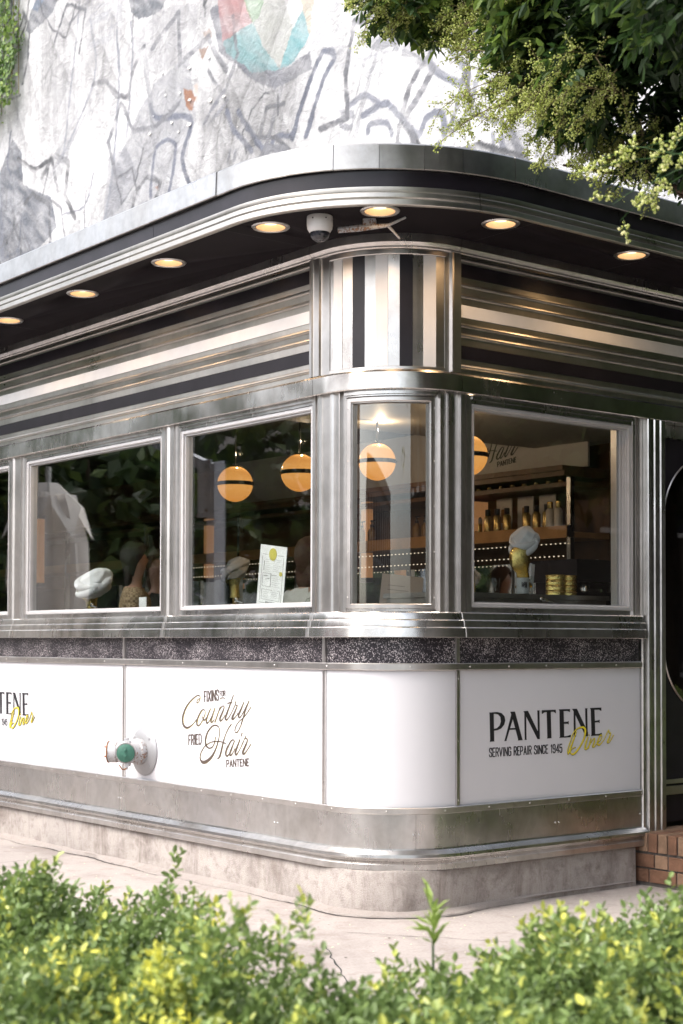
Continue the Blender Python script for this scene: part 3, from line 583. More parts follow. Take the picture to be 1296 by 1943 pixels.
# walls hidden behind the trim, back, sides, floor
mb = MB()
bar(mb, U0, uR(1.98), -.16, -.012, .27, 1.60)
bar(mb, U0, U1, -.16, -.012, 2.78, 3.62)
mb.box((XR - .12, .02, 0), (XR, YB, 3.7)); mb.box((.02, YB - .12, 0), (XR - .125, YB, 3.7))
bar(mb, uR(3.25), U1, -.16, -.012, .27, 2.775)
mb.obj('wall', 'interior_dark', D)
mb = MB(); mb.box((.14, .14, .30), (XR - .13, YB - .13, .42)); mb.obj('floor', 'interior_dark', D)
# plinth
mb = MB(); prof = [(-.15, 0), (.03, 0), (.032, .05), (.03, .255), (.024, .268), (-.15, .268)]
us = frange(U0, uR(1.9), .035); vs = []; fs = []
for u in us:
    j = vnoise(np.array([[u * 9, 3.3]]), 4)[0] * .012
    for (o_, z_) in prof: vs.append((*P(u, o_ + (j + CE(u) if o_ > 0 else 0)), z_ + (j * .6 if z_ > .2 and o_ > 0 else 0)))
n_ = len(prof)
for i in range(len(us) - 1):
    for k in range(n_): k2 = (k + 1) % n_; fs.append((i * n_ + k, (i + 1) * n_ + k, (i + 1) * n_ + k2, i * n_ + k2))
mb.add(vs, fs); mb.add([vs[-n_ + k] for k in range(n_)], [tuple(range(n_))[::-1]])
mb.obj('plinth', 'plinth_concrete', D)
# base mouldings, split where the sheets meet
def runs(cuts, gap=.0018):
    return [(a + gap / 2, b - gap / 2) for a, b in zip(cuts[:-1], cuts[1:])]
BM = [(-.1, .268), (.058, .268), (.062, .272), (.062, .300), (.045, .318), (.046, .322), (.070, .330), (.072, .336), (.070, .352), (.034, .372), (-.1, .372)]
for a, b in runs([U0, uL(7.2), uL(4.6), uL(3.05), uL(1.02), uR(1.05), UP]):
    sweep(MB(), BM, a, b).obj('base_moulding', 'steel_worn', D, 25)
for a, b in runs([U0, uL(5.0), uL(2.62), uL(.92) + .0, uA(62), uR(1.25), UP]):
    mb = MB(); bar(mb, a, b, -.05, .011, .3725, .5525); rivets(mb, [b - .012, a + .015], .45, .011, .006); mb.obj('kick_panel', 'steel_worn', D)
mb = MB()
for a, b in runs([U0, uL(4.1), uL(1.32), uR(.9), UP]): bar(mb, a, b, -.01, .018, .553, .589, 0, .004)
rivets(mb, frange(uL(6), UP, .31), .571, .018); mb.obj('lower_rail', 'steel_frame', D)
mb = MB()
for a, b in runs([U0, uL(3.6), uL(.9), uR(.62), UP]): bar(mb, a, b, -.01, .018, 1.304, 1.342, 0, .004)
rivets(mb, frange(uL(6.1), uR(.5), .47) + frange(uR(.58), UP, .29), 1.323, .018); mb.obj('upper_rail', 'steel_frame', D)
# panels
divs = [U0, uL(8.9), uL(6.75), uL(4.66), uL(2.577), uL(.492), uR(.500), UP]
spans = list(zip(divs[:-1], divs[1:])); panels = []
for i, (a, b) in enumerate(spans):
    mb = MB(); bar(mb, a + .011, b - (.011 if i < len(spans) - 1 else -.0), -.01, 0, .5885, 1.3045)
    panels.append(mb.obj('white_panel', 'white_vinyl', D))
    mb = MB(); bar(mb, a + .012, b - .012, -.01, -.002, 1.342, 1.477); mb.obj('speckled_panel', 'speckled_stone', D)
for d in divs[1:-1]:
    mb = MB(); bar(mb, d - .0105, d + .0105, -.01, .012, .589, 1.304, 0, .003)
    if d == divs[-2]:
        for z in (1.26, .93, .62): rivets(mb, [d], z, .012, .0045)
    mb.obj('panel_divider', 'steel_frame', D)
    mb = MB(); bar(mb, d - .0125, d + .0095, -.01, .012, 1.342, 1.477, 0, .003); mb.obj('divider_strip', 'steel_frame', D)
# sill with three steps
SP = [(-.12, 1.477), (.050, 1.477), (.054, 1.480), (.050, 1.527), (.040, 1.533), (.040, 1.536), (.036, 1.566), (.026, 1.572), (.026, 1.575), (.020, 1.606), (.012, 1.612), (-.12, 1.612)]
for a, b in runs([U0, uL(8.2), uL(6.15), uL(4.12), uL(2.06), uL(.585), uR(.53), uR(XP + .01)], .003):
    sweep(MB(), SP, a, b).obj('sill', 'steel_polished', D, 25)
for u in (uL(4.12), uL(2.06), uL(.585), uR(.53)): sweep(MB(), [(o_ + .003, z_) for o_, z_ in SP], u - .012, u + .012).obj('sill_joint', 'steel_frame', D, 25)

# ---- lettering
PL = lambda u, z, h: (-h, -u, z)
PR = lambda u, z, h: (u, -h, z)
def country(place, parent, mat, sc=1, du=0, dz=0, cu=0, cz=0, h=.0022, only=None):
    f = lambda u, z, hh: place((u - cu) * sc + cu + du, (z - cz) * sc + cz + dz, hh)
    mb = MB()
    for s_ in LET['country']: ribbon(mb, s_, f, h1=h)
    for t, q, wd in LET['country_txt']: boxtext(mb, t, q, wd, f, h1=h)
    return mb.obj('lettering', mat, parent, 10)
country(PL, panels[4], 'letter_bronze')
mb = MB()
for s_ in LET['country']: ribbon(mb, [(u + .0005, z - .0007, w_) for u, z, w_ in s_], PL, h0=.0002, h1=.0006)
mb.obj('gold_outline', 'letter_yellow', panels[4], 10)
def logo(place, parent, du=0, dz=0):
    f = lambda u, z, h: place(u + du, z + dz, h)
    mb = MB()
    for p in LET['pantene']: flatpoly(mb, p, f, h1=.0015)
    for t, q, wd in LET['tag']: boxtext(mb, t, q, wd, f, h1=.0015)
    mb.obj('lettering', 'letter_black', parent, 10)
    mb = MB()
    for s_ in LET['diner']: ribbon(mb, [(u + .0014, z - .0018, w_) for u, z, w_ in s_], f, h0=.0029, h1=.0032, grow=.0012)
    mb.obj('script_outline', 'letter_black', parent, 10)  # dark printed outline behind the yellow script
    mb = MB()
    for s_ in LET['diner']: ribbon(mb, s_, f, h0=.0044, h1=.0050, grow=.0003)
    mb.obj('script_lettering', 'letter_yellow', parent, 10)
logo(PR, panels[6]); logo(PL, panels[3], LET['left_du'], LET['left_dz'])

# ---- window zone: posts, windows
ZW0, ZW1 = 1.612, 2.777
def post(name, pts, z0=ZW0, z1=ZW1, mat='steel_frame', back=-.09):
    mb = MB(); flute(mb, pts, z0, z1, back); return mb.obj(name, mat, D, 20)
def mullion(y0, y1):       # y0 nearer the corner
    a, b = uL(y1), uL(y0)
    post('mullion', [(a, .0), (a + .045, .002), (a + .05, -.018), (a + .065, -.018), (a + .072, .012), (a + .085, .012), (a + .10, .002), (b - .07, .002), (b - .06, .014), (b - .05, .014), (b - .048, .0), (b, .0)])
LW = [(.611, 1.941), (2.152, 3.977), (4.242, 6.05), (6.30, 8.10), (8.35, 10.15), (10.4, 11.8)]
for (a0, a1), (b0, b1) in zip(LW[:-1], LW[1:]): mullion(a1, b0)
# posts either side of the curved corner window
a = uL(.611)
post('corner_post', [(a, 0), (a + .028, .002), (a + .032, -.02), (a + .052, -.02), (a + .056, .010), (a + .075, .012), (a + .082, 0), (uA(4), 0), (uA(5), .012), (uA(6.5), .012), (uA(7.5), .004), (uA(10.5), .006), (uA(12.5), .012), (uA(13.2), .012), (uA(13.5), -.016), (uA(16), -.016)])
post('corner_post', [(uA(76), -.016), (uA(77.2), -.016), (uA(77.5), .010), (uA(79), .010), (uA(79.3), -.006), (uA(83), -.006), (uA(83.4), .012), (uA(86), .012), (uA(86.5), -.012), (uR(.53) - .012, -.012), (uR(.53) - .01, .010), (uR(.55), .012), (uR(.552), -.014), (uR(.568), -.014), (uR(.57), 0), (uR(.606), 0)])
# frame: outer box of the window, its sash and pane
def window(u0, u1, z0, z1, o=0, w_=.024, rails=True, fm='window_frame_paint', right_extra=0, riv=False):
    mb = MB()
    bar(mb, u0, u0 + w_, -.07 + o, -.008 + o, z0, z1, 0, .004); bar(mb, u1 - w_, u1, -.07 + o, -.008 + o, z0, z1, 0, .004)
    bar(mb, u0 + w_, u1 - w_, -.07 + o, -.008 + o, z0, z0 + w_, 0, .004); bar(mb, u0 + w_, u1 - w_, -.07 + o, -.008 + o, z1 - w_, z1, 0, .004)
    w2 = w_ + (.004 if riv else .010)
    bar(mb, u0 + w_, u0 + w2, -.07 + o, -.022 + o, z0 + w_, z1 - w_); bar(mb, u1 - w2, u1 - w_, -.07 + o, -.022 + o, z0 + w_, z1 - w_)
    bar(mb, u0 + w2, u1 - w2, -.07 + o, -.022 + o, z0 + w_, z0 + w2 - .004); bar(mb, u0 + w2, u1 - w2, -.07 + o, -.022 + o, z1 - w2, z1 - w_)
    if right_extra:
        for q in range(3): bar(mb, u1 - w2 - .018 - .02 * q, u1 - w2 - .002 - .02 * q, -.09 + o, -.03 - .008 * q + o, z0 + w_, z1 - w_)
    if riv:
        for z in (z0 + .06, z0 + .3, z0 + .54, z0 + .78, z1 - .06):
            rivets(mb, [u0 + .008, u1 - .008], z, -.008 + o, .004)
    f = mb.obj('window', fm, D, 25)
    mb = MB(); bar(mb, u0 + w2, u1 - w2, -.050 + o, -.044 + o, z0 + w2 - .004, z1 - w2); mb.obj('pane', 'window_glass', f)
    return f
for y0, y1 in LW: window(uL(y1), uL(y0), 1.640, 2.738)
window(uR(.608), uR(1.908), 1.640, 2.735, right_extra=1)
window(uA(16), uA(76), 1.628, 2.748, -.01, .026, fm='steel_frame', riv=True)
def trim(u0, u1, zt):
    mb = MB(); bar(mb, u0, u1, -.06, -.012, 1.613, zt[0]); mb.obj('window_trim', 'steel_worn', D)
    mb = MB(); sweep(mb, [(-.06, zt[1]), (-.004, zt[1]), (-.004, 2.757), (.008, 2.757), (.008, 2.777), (-.06, 2.777)], u0, u1); mb.obj('window_trim', 'steel_worn', D)
for y0, y1 in LW: trim(uL(y1), uL(y0), (1.6395, 2.7385))
trim(uR(.608), uR(1.908), (1.6395, 2.7355)); trim(uA(16), uA(76), (1.6275, 2.7485))
# door post and end trim
a = uR(1.9085)
post('door_post', [(a, 0), (a + .02, 0), (a + .022, -.015), (a + .04, -.015), (a + .042, .004), (a + .066, .004)], 1.612, 2.777)
post('end_trim', [(uR(XP + .002), .012), (uR(XP + .006), .022), (uR(XP + .014), .022), (uR(XP + .018), .014), (uR(XP + .034), .016), (uR(XP + .038), .03)], .268, 1.612, 'steel_worn')
a = uR(1.98)
if True:
    pts = [(uR(2.004), .03), (uR(2.008), .036), (uR(2.03), .036), (uR(2.035), .028), (uR(2.06), .03), (uR(2.065), .038), (uR(2.08), .038), (uR(2.084), .030), (uR(2.115), .03), (uR(2.12), .038), (uR(2.135), .038), (uR(2.14), .03), (uR(2.165), .03)]
    post('door_post', pts, .32, 2.777, 'steel_worn')
mb = MB(); bar(mb, uR(1.9755), uR(2.0035), -.09, .012, 1.6125, 2.777, 0, .003); mb.obj('end_trim', 'steel_frame', D)
# header band
HP = [(-.12, 2.7775), (.030, 2.7775), (.036, 2.782), (.036, 2.868), (.030, 2.878), (.012, 2.884), (-.12, 2.884)]
for a, b in runs([U0, uL(7.6), uL(4.9), uL(.565), uR(.505), U1], .003):
    sweep(MB(), HP, a, b).obj('header_band', 'steel_polished', D, 25)
# ribbed cladding with beads
def cladprof():
    pr = [(-.03, 2.885)]
    def bead(z, r=.010, lift=.006):
        for k in range(0, 7):
            t = math.pi * k / 6; pr.append((lift + r * math.sin(t) * 1.1, z - r * math.cos(t)))
    pr.append((.006, 2.885)); bead(2.922, .012)
    pr.append((.004, 2.936)); pr.append((.004, 3.034)); pr.append((.006, 3.036)); bead(3.088, .012); pr.append((.003, 3.102)); bead(3.142, .012); pr.append((.003, 3.156))
    pr.append((.003, 3.255)); bead(3.300, .012); pr.append((.003, 3.314)); bead(3.358, .012); pr.append((.003, 3.372)); pr.append((.003, 3.478)); bead(3.496, .010)
    pr += [(.012, 3.507), (.012, 3.520), (-.03, 3.520)]
    return pr
CP = cladprof()
for a, b in runs([U0, uL(5.6), uL(3.02), uL(.6125)], .003) : sweep(MB(), CP, a, b).obj('ribbed_cladding', 'steel_cladding', D, 25)
for a, b in runs([uR(.512), uR(2.9), U1], .003): sweep(MB(), CP, a, b).obj('ribbed_cladding', 'steel_cladding', D, 25)
for (a, b) in ((U0, uL(.614)), (uR(.514), U1)):
    for z0, z1, mt, nm in ((3.402, 3.474, 'black_enamel', 'black_stripe'), (3.186, 3.253, 'white_enamel', 'white_stripe'), (2.963, 3.033, 'black_enamel', 'black_stripe')):
        mb = MB(); bar(mb, a, b, 0, .0075, z0, z1); mb.obj(nm, mt, D)
# top trim under the soffit
for (a, b) in ((U0, uL(3.35)), (uL(3.347), uL(.60)), (uL(.597), uR(.50)), (uR(.503), U1)):
    mb = MB(); sweep(mb, [(-.03, 3.521), (.014, 3.521), (.020, 3.526), (.014, 3.532), (.022, 3.538), (.028, 3.545), (.034, 3.552), (.034, 3.596), (-.03, 3.596)], a, b); mb.obj('top_trim', 'steel_brushed', D, 25)
# drum posts and vertical stripes
post('drum_post', [(uL(.6115), .024), (uL(.590), .026), (uL(.586), .018), (uL(.535), .018), (uL(.53), .006), (uA(3.6), .006)], 2.885, 3.5205, 'steel_frame', -.03)
post('drum_post', [(uA(81.2), .004), (uA(84.4), .004), (uA(84.9), .026), (uA(86), .028), (uA(86.4), .018), (uR(.5115), .020)], 2.885, 3.5205, 'steel_frame', -.03)
bar(MB(), uA(3.7), uA(81.1), -.03, .006, 2.885, 2.902, 0, .002).obj('drum_trim', 'steel_brushed', D); bar(MB(), uA(3.7), uA(81.1), -.03, .010, 3.492, 3.5205, 0, .003).obj('drum_trim', 'steel_brushed', D)
ed = [3.7, 6.9, 14.1, 21.6, 29.9, 36.8, 44.6, 51.8, 59.9, 66.5, 75.0, 81.1]
mt = ['s', 'w', 's', 'b', 's', 'w', 's', 'b', 's', 'w', 's']
for a, b, q in zip(ed[:-1], ed[1:], mt):
    mb = MB(); o1 = {'s': .0, 'w': .003, 'b': .002}[q]
    p0, p1 = P(uA(a + .05), o1), P(uA(b - .05), o1); q0, q1 = P(uA(a + .05), -.03), P(uA(b - .05), -.03)
    vs = [(*p0, 2.9025), (*p1, 2.9025), (*p1, 3.4915), (*p0, 3.4915), (*q0, 2.9025), (*q1, 2.9025), (*q1, 3.4915), (*q0, 3.4915)]
    mb.add(vs, [(0, 1, 2, 3), (1, 5, 6, 2), (4, 0, 3, 7), (3, 2, 6, 7), (4, 5, 1, 0)])
    mb.obj({'s': 'steel_stripe', 'w': 'white_stripe', 'b': 'black_stripe'}[q], {'s': 'steel_brushed', 'w': 'white_enamel', 'b': 'black_enamel'}[q], D)

# ---- eave: soffit with light holes, fascia, coping, roof
KL, KR = 1.06, .90; EO = .58
LIGHTS = [(-.44, 4.36), (-.44, 3.38), (-.44, 2.37), (-.44, 1.38), (-.43, .41), (-.18, -.17), (.45, -.38), (1.46, -.38), (2.46, -.38), (3.46, -.38), (-.44, 5.36), (-.44, 6.36)]
mb = MB(); sweep(mb, [(.0, 3.5965), (EO - .02, 3.5965), (EO - .02, 3.612), (.0, 3.612)], U0, U1, 0, KL, KR)
sof = mb.obj('soffit', 'black_soffit', D)
cut = MB()
for x, y in LIGHTS: cut.lathe([(.078, 3.55), (.078, 3.66)], 32, 0, Matrix.Translation((x, y, 0)))
cutter = cut.obj('cutter', 'black_soffit')
bo = sof.modifiers.new('holes', 'BOOLEAN'); bo.object = cutter; bo.solver = 'EXACT'
dg = bpy.context.evaluated_depsgraph_get(); me = bpy.data.meshes.new_from_object(sof.evaluated_get(dg))
sof.modifiers.clear(); sof.data = me; bpy.data.objects.remove(cutter)
for u in (uL(3.55), uL(.62), uR(.58), uR(1.6)):
    mb = MB(); p, q = P(u, .04, KL, KR), P(u, EO - .03, KL, KR); d = Vector((q[0] - p[0], q[1] - p[1], 0)).normalized(); nn = Vector((-d.y, d.x, 0)) * .0015
    mb.add([(p[0] - nn.x, p[1] - nn.y, 3.5955), (p[0] + nn.x, p[1] + nn.y, 3.5955), (q[0] + nn.x, q[1] + nn.y, 3.5955), (q[0] - nn.x, q[1] - nn.y, 3.5955)], [(0, 1, 2, 3)]); mb.obj('soffit_joint', 'gasket', D)
FP = [(EO - .019, 3.590), (EO + .006, 3.590), (EO + .009, 3.594), (EO + .009, 3.618), (EO - .002, 3.624), (EO + .002, 3.632), (EO + .002, 3.652), (EO - .006, 3.658), (EO - .004, 3.664), (EO - .004, 3.684), (EO - .019, 3.686)]
for a, b in runs([U0, uL(6.4), uL(3.1), uL(1.5), uR(.35), uR(2.2), U1], .002):
    sweep(MB(), FP, a, b, 0, KL, KR).obj('eave_trim', 'steel_cladding', D, 25)
for a, b in runs([U0, uL(4.2), uL(1.28), uR(1.2), U1], .003):
    mb = MB(); sweep(mb, [(EO - .019, 3.6865), (EO - .012, 3.6865), (EO - .010, 3.765), (EO - .019, 3.765)], a, b, 0, KL, KR); mb.obj('black_fascia', 'black_enamel', D)
CO = [(EO - .03, 3.768), (EO + .010, 3.766), (EO + .016, 3.770), (EO + .012, 3.888), (EO + .006, 3.896), (EO - .03, 3.898)]
cc = runs([U0, uL(6.9), uL(4.05), uL(1.28), uL(.62), uA(20), uA(33), uA(45), uA(57), uA(68), uR(.45), uR(2.6), U1], .0009)
for i, (a, b) in enumerate(cc):
    j = random.uniform(-.004, .004) if 2 < i < 10 else 0
    sweep(MB(), [(o_ + (j if o_ > EO else 0), z_) for o_, z_ in CO], a, b, 0, KL, KR).obj('coping', 'steel_coping', D, 25)
mb = MB(); us = usamples(U0, U1); pts = [P(u, EO - .035, KL, KR) for u in us] + [(XR, YB)]
n_ = len(pts); vs = [(x, y, z) for z in (3.72, 3.86) for x, y in pts]
mb.add(vs, [tuple(range(n_))[::-1], tuple(range(n_, 2 * n_))] + [(k, (k + 1) % n_, n_ + (k + 1) % n_, n_ + k) for k in range(n_)])
mb.obj('roof', 'roof_felt', D)

# ---- entrance door
DX0, DX1 = 2.175, 3.2
mb = MB(); mb.box((DX0, .06, .36), (DX0 + .02, .10, 2.70)); mb.box((DX1 - .02, .06, .36), (DX1, .10, 2.70)); mb.box((DX0, .06, 2.70), (DX1, .10, 2.775)); mb.obj('door_frame', 'steel_worn', D)
mb = MB(); n_ = 20
def capsule(x0, x1, z0, z1, r, k=10):
    out = []
    for cx, cz, s_ in ((x1 - r, z1 - r, 0), (x0 + r, z1 - r, 90), (x0 + r, z0 + r, 180), (x1 - r, z0 + r, 270)):
        for i in range(k + 1): a = R(s_ + 90 * i / k); out.append((cx + r * math.cos(a), cz + r * math.sin(a)))
    return out
cap_ = capsule(2.272, 3.10, 1.03, 2.60, .40)
ox0, ox1, oz0, oz1 = DX0 + .022, DX1 - .022, .37, 2.695
outer = []
for (x, z) in cap_:
    cx, cz = 2.686, 1.815; dx, dz = x - cx, z - cz
    t = min((((ox1 if dx > 0 else ox0) - cx) / dx) if abs(dx) > 1e-6 else 9e9, (((oz1 if dz > 0 else oz0) - cz) / dz) if abs(dz) > 1e-6 else 9e9); outer.append((cx + dx * t, cz + dz * t))
k = len(cap_)
for yy in (.075,): mb.add([(x, yy, z) for x, z in cap_] + [(x, yy, z) for x, z in outer], [(i, (i + 1) % k, k + (i + 1) % k, k + i) for i in range(k)])
mb.add([(x, .075, z) for x, z in cap_] + [(x, .11, z) for x, z in cap_], [(i, (i + 1) % k, k + (i + 1) % k, k + i) for i in range(k)])
for cx, cz in ((ox0, oz0), (ox1, oz0), (ox1, oz1), (ox0, oz1)):
    j = min(range(k), key=lambda i: math.dist(outer[i], (cx, cz)))
    for jj in (j, (j + 1) % k, (j - 1) % k): pass
    mb.box((min(cx, outer[j][0]) - .0, .076, min(cz, outer[j][1])), (max(cx, outer[j][0]) + 1e-4, .09, max(cz, outer[j][1]) + 1e-4))
mb.box((DX0 + .022, .10, .37), (DX1 - .022, .105, 1.0)); mb.box((DX0 + .022, .10, 2.63), (DX1 - .022, .105, 2.69))
door = mb.obj('door', 'black_enamel', D, 25)
mb = MB(); mb.tube([(x, .073, z) for x, z in cap_] + [(cap_[0][0], .073, cap_[0][1])], .006, 6); mb.obj('porthole_rim', 'steel_frame', door)
mb = MB(); mb.add([(x, .092, z) for x, z in cap_], [tuple(range(k))]); mb.obj('pane', 'window_glass', door)
mb = MB(); mb.box((DX0 + .03, .062, .60), (DX1 - .03, .0745, .625)); mb.box((DX0 + .03, .055, .535), (DX1 - .03, .0745, .585)); mb.obj('kick_rail', 'steel_frame', door)

# ================================================================== things fixed to the diner
def light_mesh():
    t = thing('recessed_light', 'x', 'ceiling light')
    ld = bpy.data.lights.new('lamp_light', 'SPOT'); ld.energy = 3.2; ld.color = (1, .62, .30); ld.spot_size = R(150); ld.spot_blend = .6; ld.shadow_soft_size = .03; lo = bpy.data.objects.new('lamp_light', ld); COL.objects.link(lo); lo.parent = t; lo.location = (0, 0, .008)
    mb = MB(); mb.lathe([(.0775, .002), (.0775, -.006), (.094, -.008), (.100, -.002), (.100, .000)], 32, 0, None, False); mb.obj('trim_ring', 'black_soffit' if 0 else 'steel_worn', t)
    mb = MB(); mb.lathe([(.0765, -.004), (.072, .04), (.062, .095), (.001, .096)], 32, 0, None, False); mb.obj('reflector', 'can_reflector', t)
    mb = MB(); mb.lathe([(.001, .014), (.035, .017), (.054, .026), (.060, .040), (.06, .06), (.001, .062)], 24, 0, None, False); mb.obj('bulb', 'bulb', t)
    return t
proto = light_mesh()
names = {0: 'small round downlight at the far left edge of the black eave', 1: 'lit downlight leftmost of the fully visible ones along the left eave', 2: 'lit downlight second from the left in the left eave', 3: 'lit downlight in the middle of the left eave', 4: 'lit downlight beside the dome camera in the eave',
         5: 'brightest downlight on the rounded corner above the white bracket', 6: 'lit downlight just right of the corner in the right eave', 7: 'lit downlight at the right end of the eave above the white stripe'}
names[1] = 'lit round downlight cut by the left edge of the photo, low in the left eave'
names[2] = 'lit downlight in the left eave, second one up from the left edge'
names[3] = 'lit downlight in the left eave, midway between the left edge and the dome camera'
for i, (x, y) in enumerate(LIGHTS):
    if i in (0, 8, 9, 10, 11): continue
    o = proto if i == 1 else dup(proto, (0, 0, 0))
    o.location = (x, y, 3.5965); o['label'] = names[i]; o['group'] = 'recessed lights in the black eave'

def dome_camera(loc, r, label, hood=True):
    t = thing('dome_camera', label, 'security camera', loc)
    mb = MB()
    if hood: mb.lathe([(r * .98, 0), (r, -.01), (r, -.045), (r * .98, -.05), (r * .97, -.062), (r * .80, -.080), (r * .76, -.082)], 32, 0, None, False); mb.lathe([(.001, 0), (r * .98, .0)], 32, 0, None, False)
    else: mb.lathe([(r, 0), (r * 1.0, -.008), (r * .82, -.028), (r * .52, -.038)], 32, 0, None, False)
    mb.obj('housing', 'white_plastic', t)
    rr = r * .76 if hood else r * .5; z0 = -.082 if hood else -.036
    mb = MB(); mb.lathe([(max(.0005, rr * math.cos(R(a))), z0 - rr * .95 * math.sin(R(a))) for a in range(0, 91, 9)], 28, 0, None, False); mb.obj('dome', 'smoked_dome', t)
    mb = MB()
    for a in (200, 260, 320): mb.lathe([(.004, 0), (.003, .003)], 8, 0, axisM((r * math.cos(R(a)), r * math.sin(R(a)), -.02 if hood else -.012), (math.cos(R(a)), math.sin(R(a)), 0)))
    mb.obj('screw', 'gasket', t); return t
dome_camera((-.345, .105, 3.5965), .066, 'white dome security camera hanging under the eave left of the corner')
dome_camera((.33, .36, 2.845), .05, 'small white dome camera on the ceiling behind the corner window', False)

# old white bracket under the soffit
t = thing('wall_bracket', 'chipped white metal bracket with two short arms under the corner light', 'bracket', (-.12, -.02, 3.5965))
d1 = Vector((.16, -.16, 0)); a0 = Vector((-.115, .115, -.05)); a1 = Vector((.055, -.075, -.038))
mb = MB(); mb.tube([a0, a0 * .6 + a1 * .4, a1], [.016, .018, .010], 10); mb.obj('bar', 'chipped_paint', t)
mb = MB(); mb.box((-.035, -.02, -.035), (.03, .035, 0), 0, Matrix.Rotation(R(-45), 4, 'Z')); mb.obj('mount', 'chipped_paint', t)
mb = MB(); mb.tube([a1, a1 + Vector((.055, -.075, .035))], [.009, .006], 8); mb.obj('arm', 'chipped_paint', t)
mb = MB(); mb.tube([a1, a1 + Vector((.075, -.005, -.055))], [.008, .006], 8); mb.obj('arm', 'chipped_paint', t)

# siamese fire connection on the left panels
FY = 2.33
t = thing('fire_connection', 'chipped white twin fire hose connection with green cap on the white panel', 'fire connection', (-.001, FY, .765))
mb = MB(); mb.lathe([(.001, 0), (.150, .0), (.152, .006), (.145, .014), (.10, .026), (.082, .030)], 40, 0, axisM((0, 0, 0), (-1, 0, 0)), False); 
for q in range(4): mb.lathe([(.012, .0), (.012, .008), (.007, .011), (.001, .011)], 6, 0, axisM((-.014, .118 * math.cos(q * math.pi / 2 + .8), .118 * math.sin(q * math.pi / 2 + .8)), (-1, 0, 0)), False)
mb.obj('wall_flange', 'grey_flange', t)
mb = MB(); X = axisM((0, 0, 0), (-1, 0, 0)); mb.lathe([(.080, .02), (.082, .06), (.075, .065), (.071, .07), (.071, .14), (.066, .17), (.03, .20)], 28, 0, X, False)
mb.lathe([(.060, -.04), (.062, .07), (.066, .072), (.066, .12), (.062, .125)], 24, 0, axisM((-.115, 0, 0), (-.72, .70, 0)), True)
mb.lathe([(.058, -.02), (.058, .075), (.064, .078), (.064, .098)], 24, 0, axisM((-.115, 0, 0), (-.66, -.75, 0)), True)
mb.obj('pipe_body', 'chipped_paint', t)
c0 = Vector((-.115, 0, 0)) + Vector((-.66, -.75, 0)).normalized() * .098
mb = MB(); mb.lathe([(.056, 0), (.056, .010), (.050, .014), (.001, .015)], 28, 0, axisM(c0, (-.66, -.75, 0)), False)
Mx = axisM(c0 + Vector((-.66, -.75, 0)).normalized() * .016, (-.66, -.75, 0))
mb.lathe([(.010, 0), (.010, .006), (.006, .008), (.001, .008)], 12, 0, Mx @ Matrix.Translation((0, .018, 0)), False); mb.lathe([(.010, 0), (.010, .006), (.006, .008), (.001, .008)], 12, 0, Mx @ Matrix.Translation((0, -.018, 0)), False)
mb.obj('green_cap', 'green_cap', t)
mb = MB(); mb.lathe([(.060, -.004), (.0605, .004)], 28, 0, axisM(c0, (-.66, -.75, 0)), False)
c1 = Vector((-.115, 0, 0)) + Vector((-.72, .70, 0)).normalized() * .126
mb.lathe([(.068, -.002), (.068, .004), (.001, .005)], 24, 0, axisM(c1, (-.72, .70, 0)), False)
for s_ in (.03, -.03): mb.tube([c1 + Vector((0, 0, s_)), c1 + Vector((-.72, .70, 0)).normalized() * .03 + Vector((0, 0, s_))], .004, 8)
mb.obj('cap_rim', 'rust', t)
mb = MB()
for z_, k_ in ((.066, 1), (-.072, 1)): mb.tube([c0 + Vector((.01, .0, z_)), c0 + Vector((.035, .02, z_))], .013, 10)
mb.tube([(-.14, -.02, -.06), (-.15, -.025, -.105)], .012, 8); mb.tube([(-.12, .01, .06), (-.125, .012, .085)], .016, 12)
mb.obj('hinge_lug', 'chipped_paint', t)
mb = MB(); mb.tube([(-.13 - .012 * q, -.03 + .006 * math.sin(q * 2), -.07 - .035 * math.sin(q * .5)) for q in range(7)], .004, 6); mb.obj('chain', 'rust', t)
mb = MB(); mb.tube([c1 + Vector((.02, -.04, .03)), c1 + Vector((.0, -.055, .015)), c1 + Vector((-.02, -.03, .025))], .005, 8); mb.obj('chain_hook', 'rust', t)

# brick steps
t = thing('brick_step', 'orange brown brick entrance step at the right edge beside the door post', 'step', (1.93, -.02, 0))
mb = MB(); mb.box((.01, -.70, 0), (1.6, .05, .335)); mb.obj('mortar_core', 'mortar', t)
bk = MB()
def brick(x0, y0, z0, x1, y1, z1):
    b = random.choice((0, 0, 1)); j = lambda: random.uniform(-.0015, .0015)
    e = .004; m_ = bk; x0 += j(); x1 += j(); y0 += j(); y1 += j()
    m_.add([(x0 + e, y0, z0 + e), (x1 - e, y0, z0 + e), (x1 - e, y0, z1 - e), (x0 + e, y0, z1 - e), (x0, y0 + e, z0 + e), (x0, y1 - e, z0 + e), (x0, y1 - e, z1 - e), (x0, y0 + e, z1 - e),
            (x0 + e, y0 + e, z1), (x1 - e, y0 + e, z1), (x1 - e, y1 - e, z1), (x0 + e, y1 - e, z1), (x1, y0 + e, z0 + e), (x1, y1 - e, z0 + e), (x1, y1 - e, z1 - e), (x1, y0 + e, z1 - e)],
           [(0, 1, 2, 3), (5, 4, 7, 6), (8, 9, 10, 11), (3, 2, 9, 8), (4, 0, 3, 7), (7, 8, 11, 6), (7, 3, 8), (12, 13, 14, 15), (1, 12, 15, 2), (15, 14, 10, 9), (2, 15, 9)], b)
y = -.71
while y < .02:
    brick(-.004, y, .235, .215, y + .062, .345); y += .072
for r_ in range(2):
    y = -.71 - (.06 if r_ else 0); z = .145 - r_ * .085
    while y < .02:
        wl = .10 if (r_ + int(y * 7)) % 2 else .20; brick(-.003, y, z, .10, min(y + wl - .01, .03), z + .078); y += wl
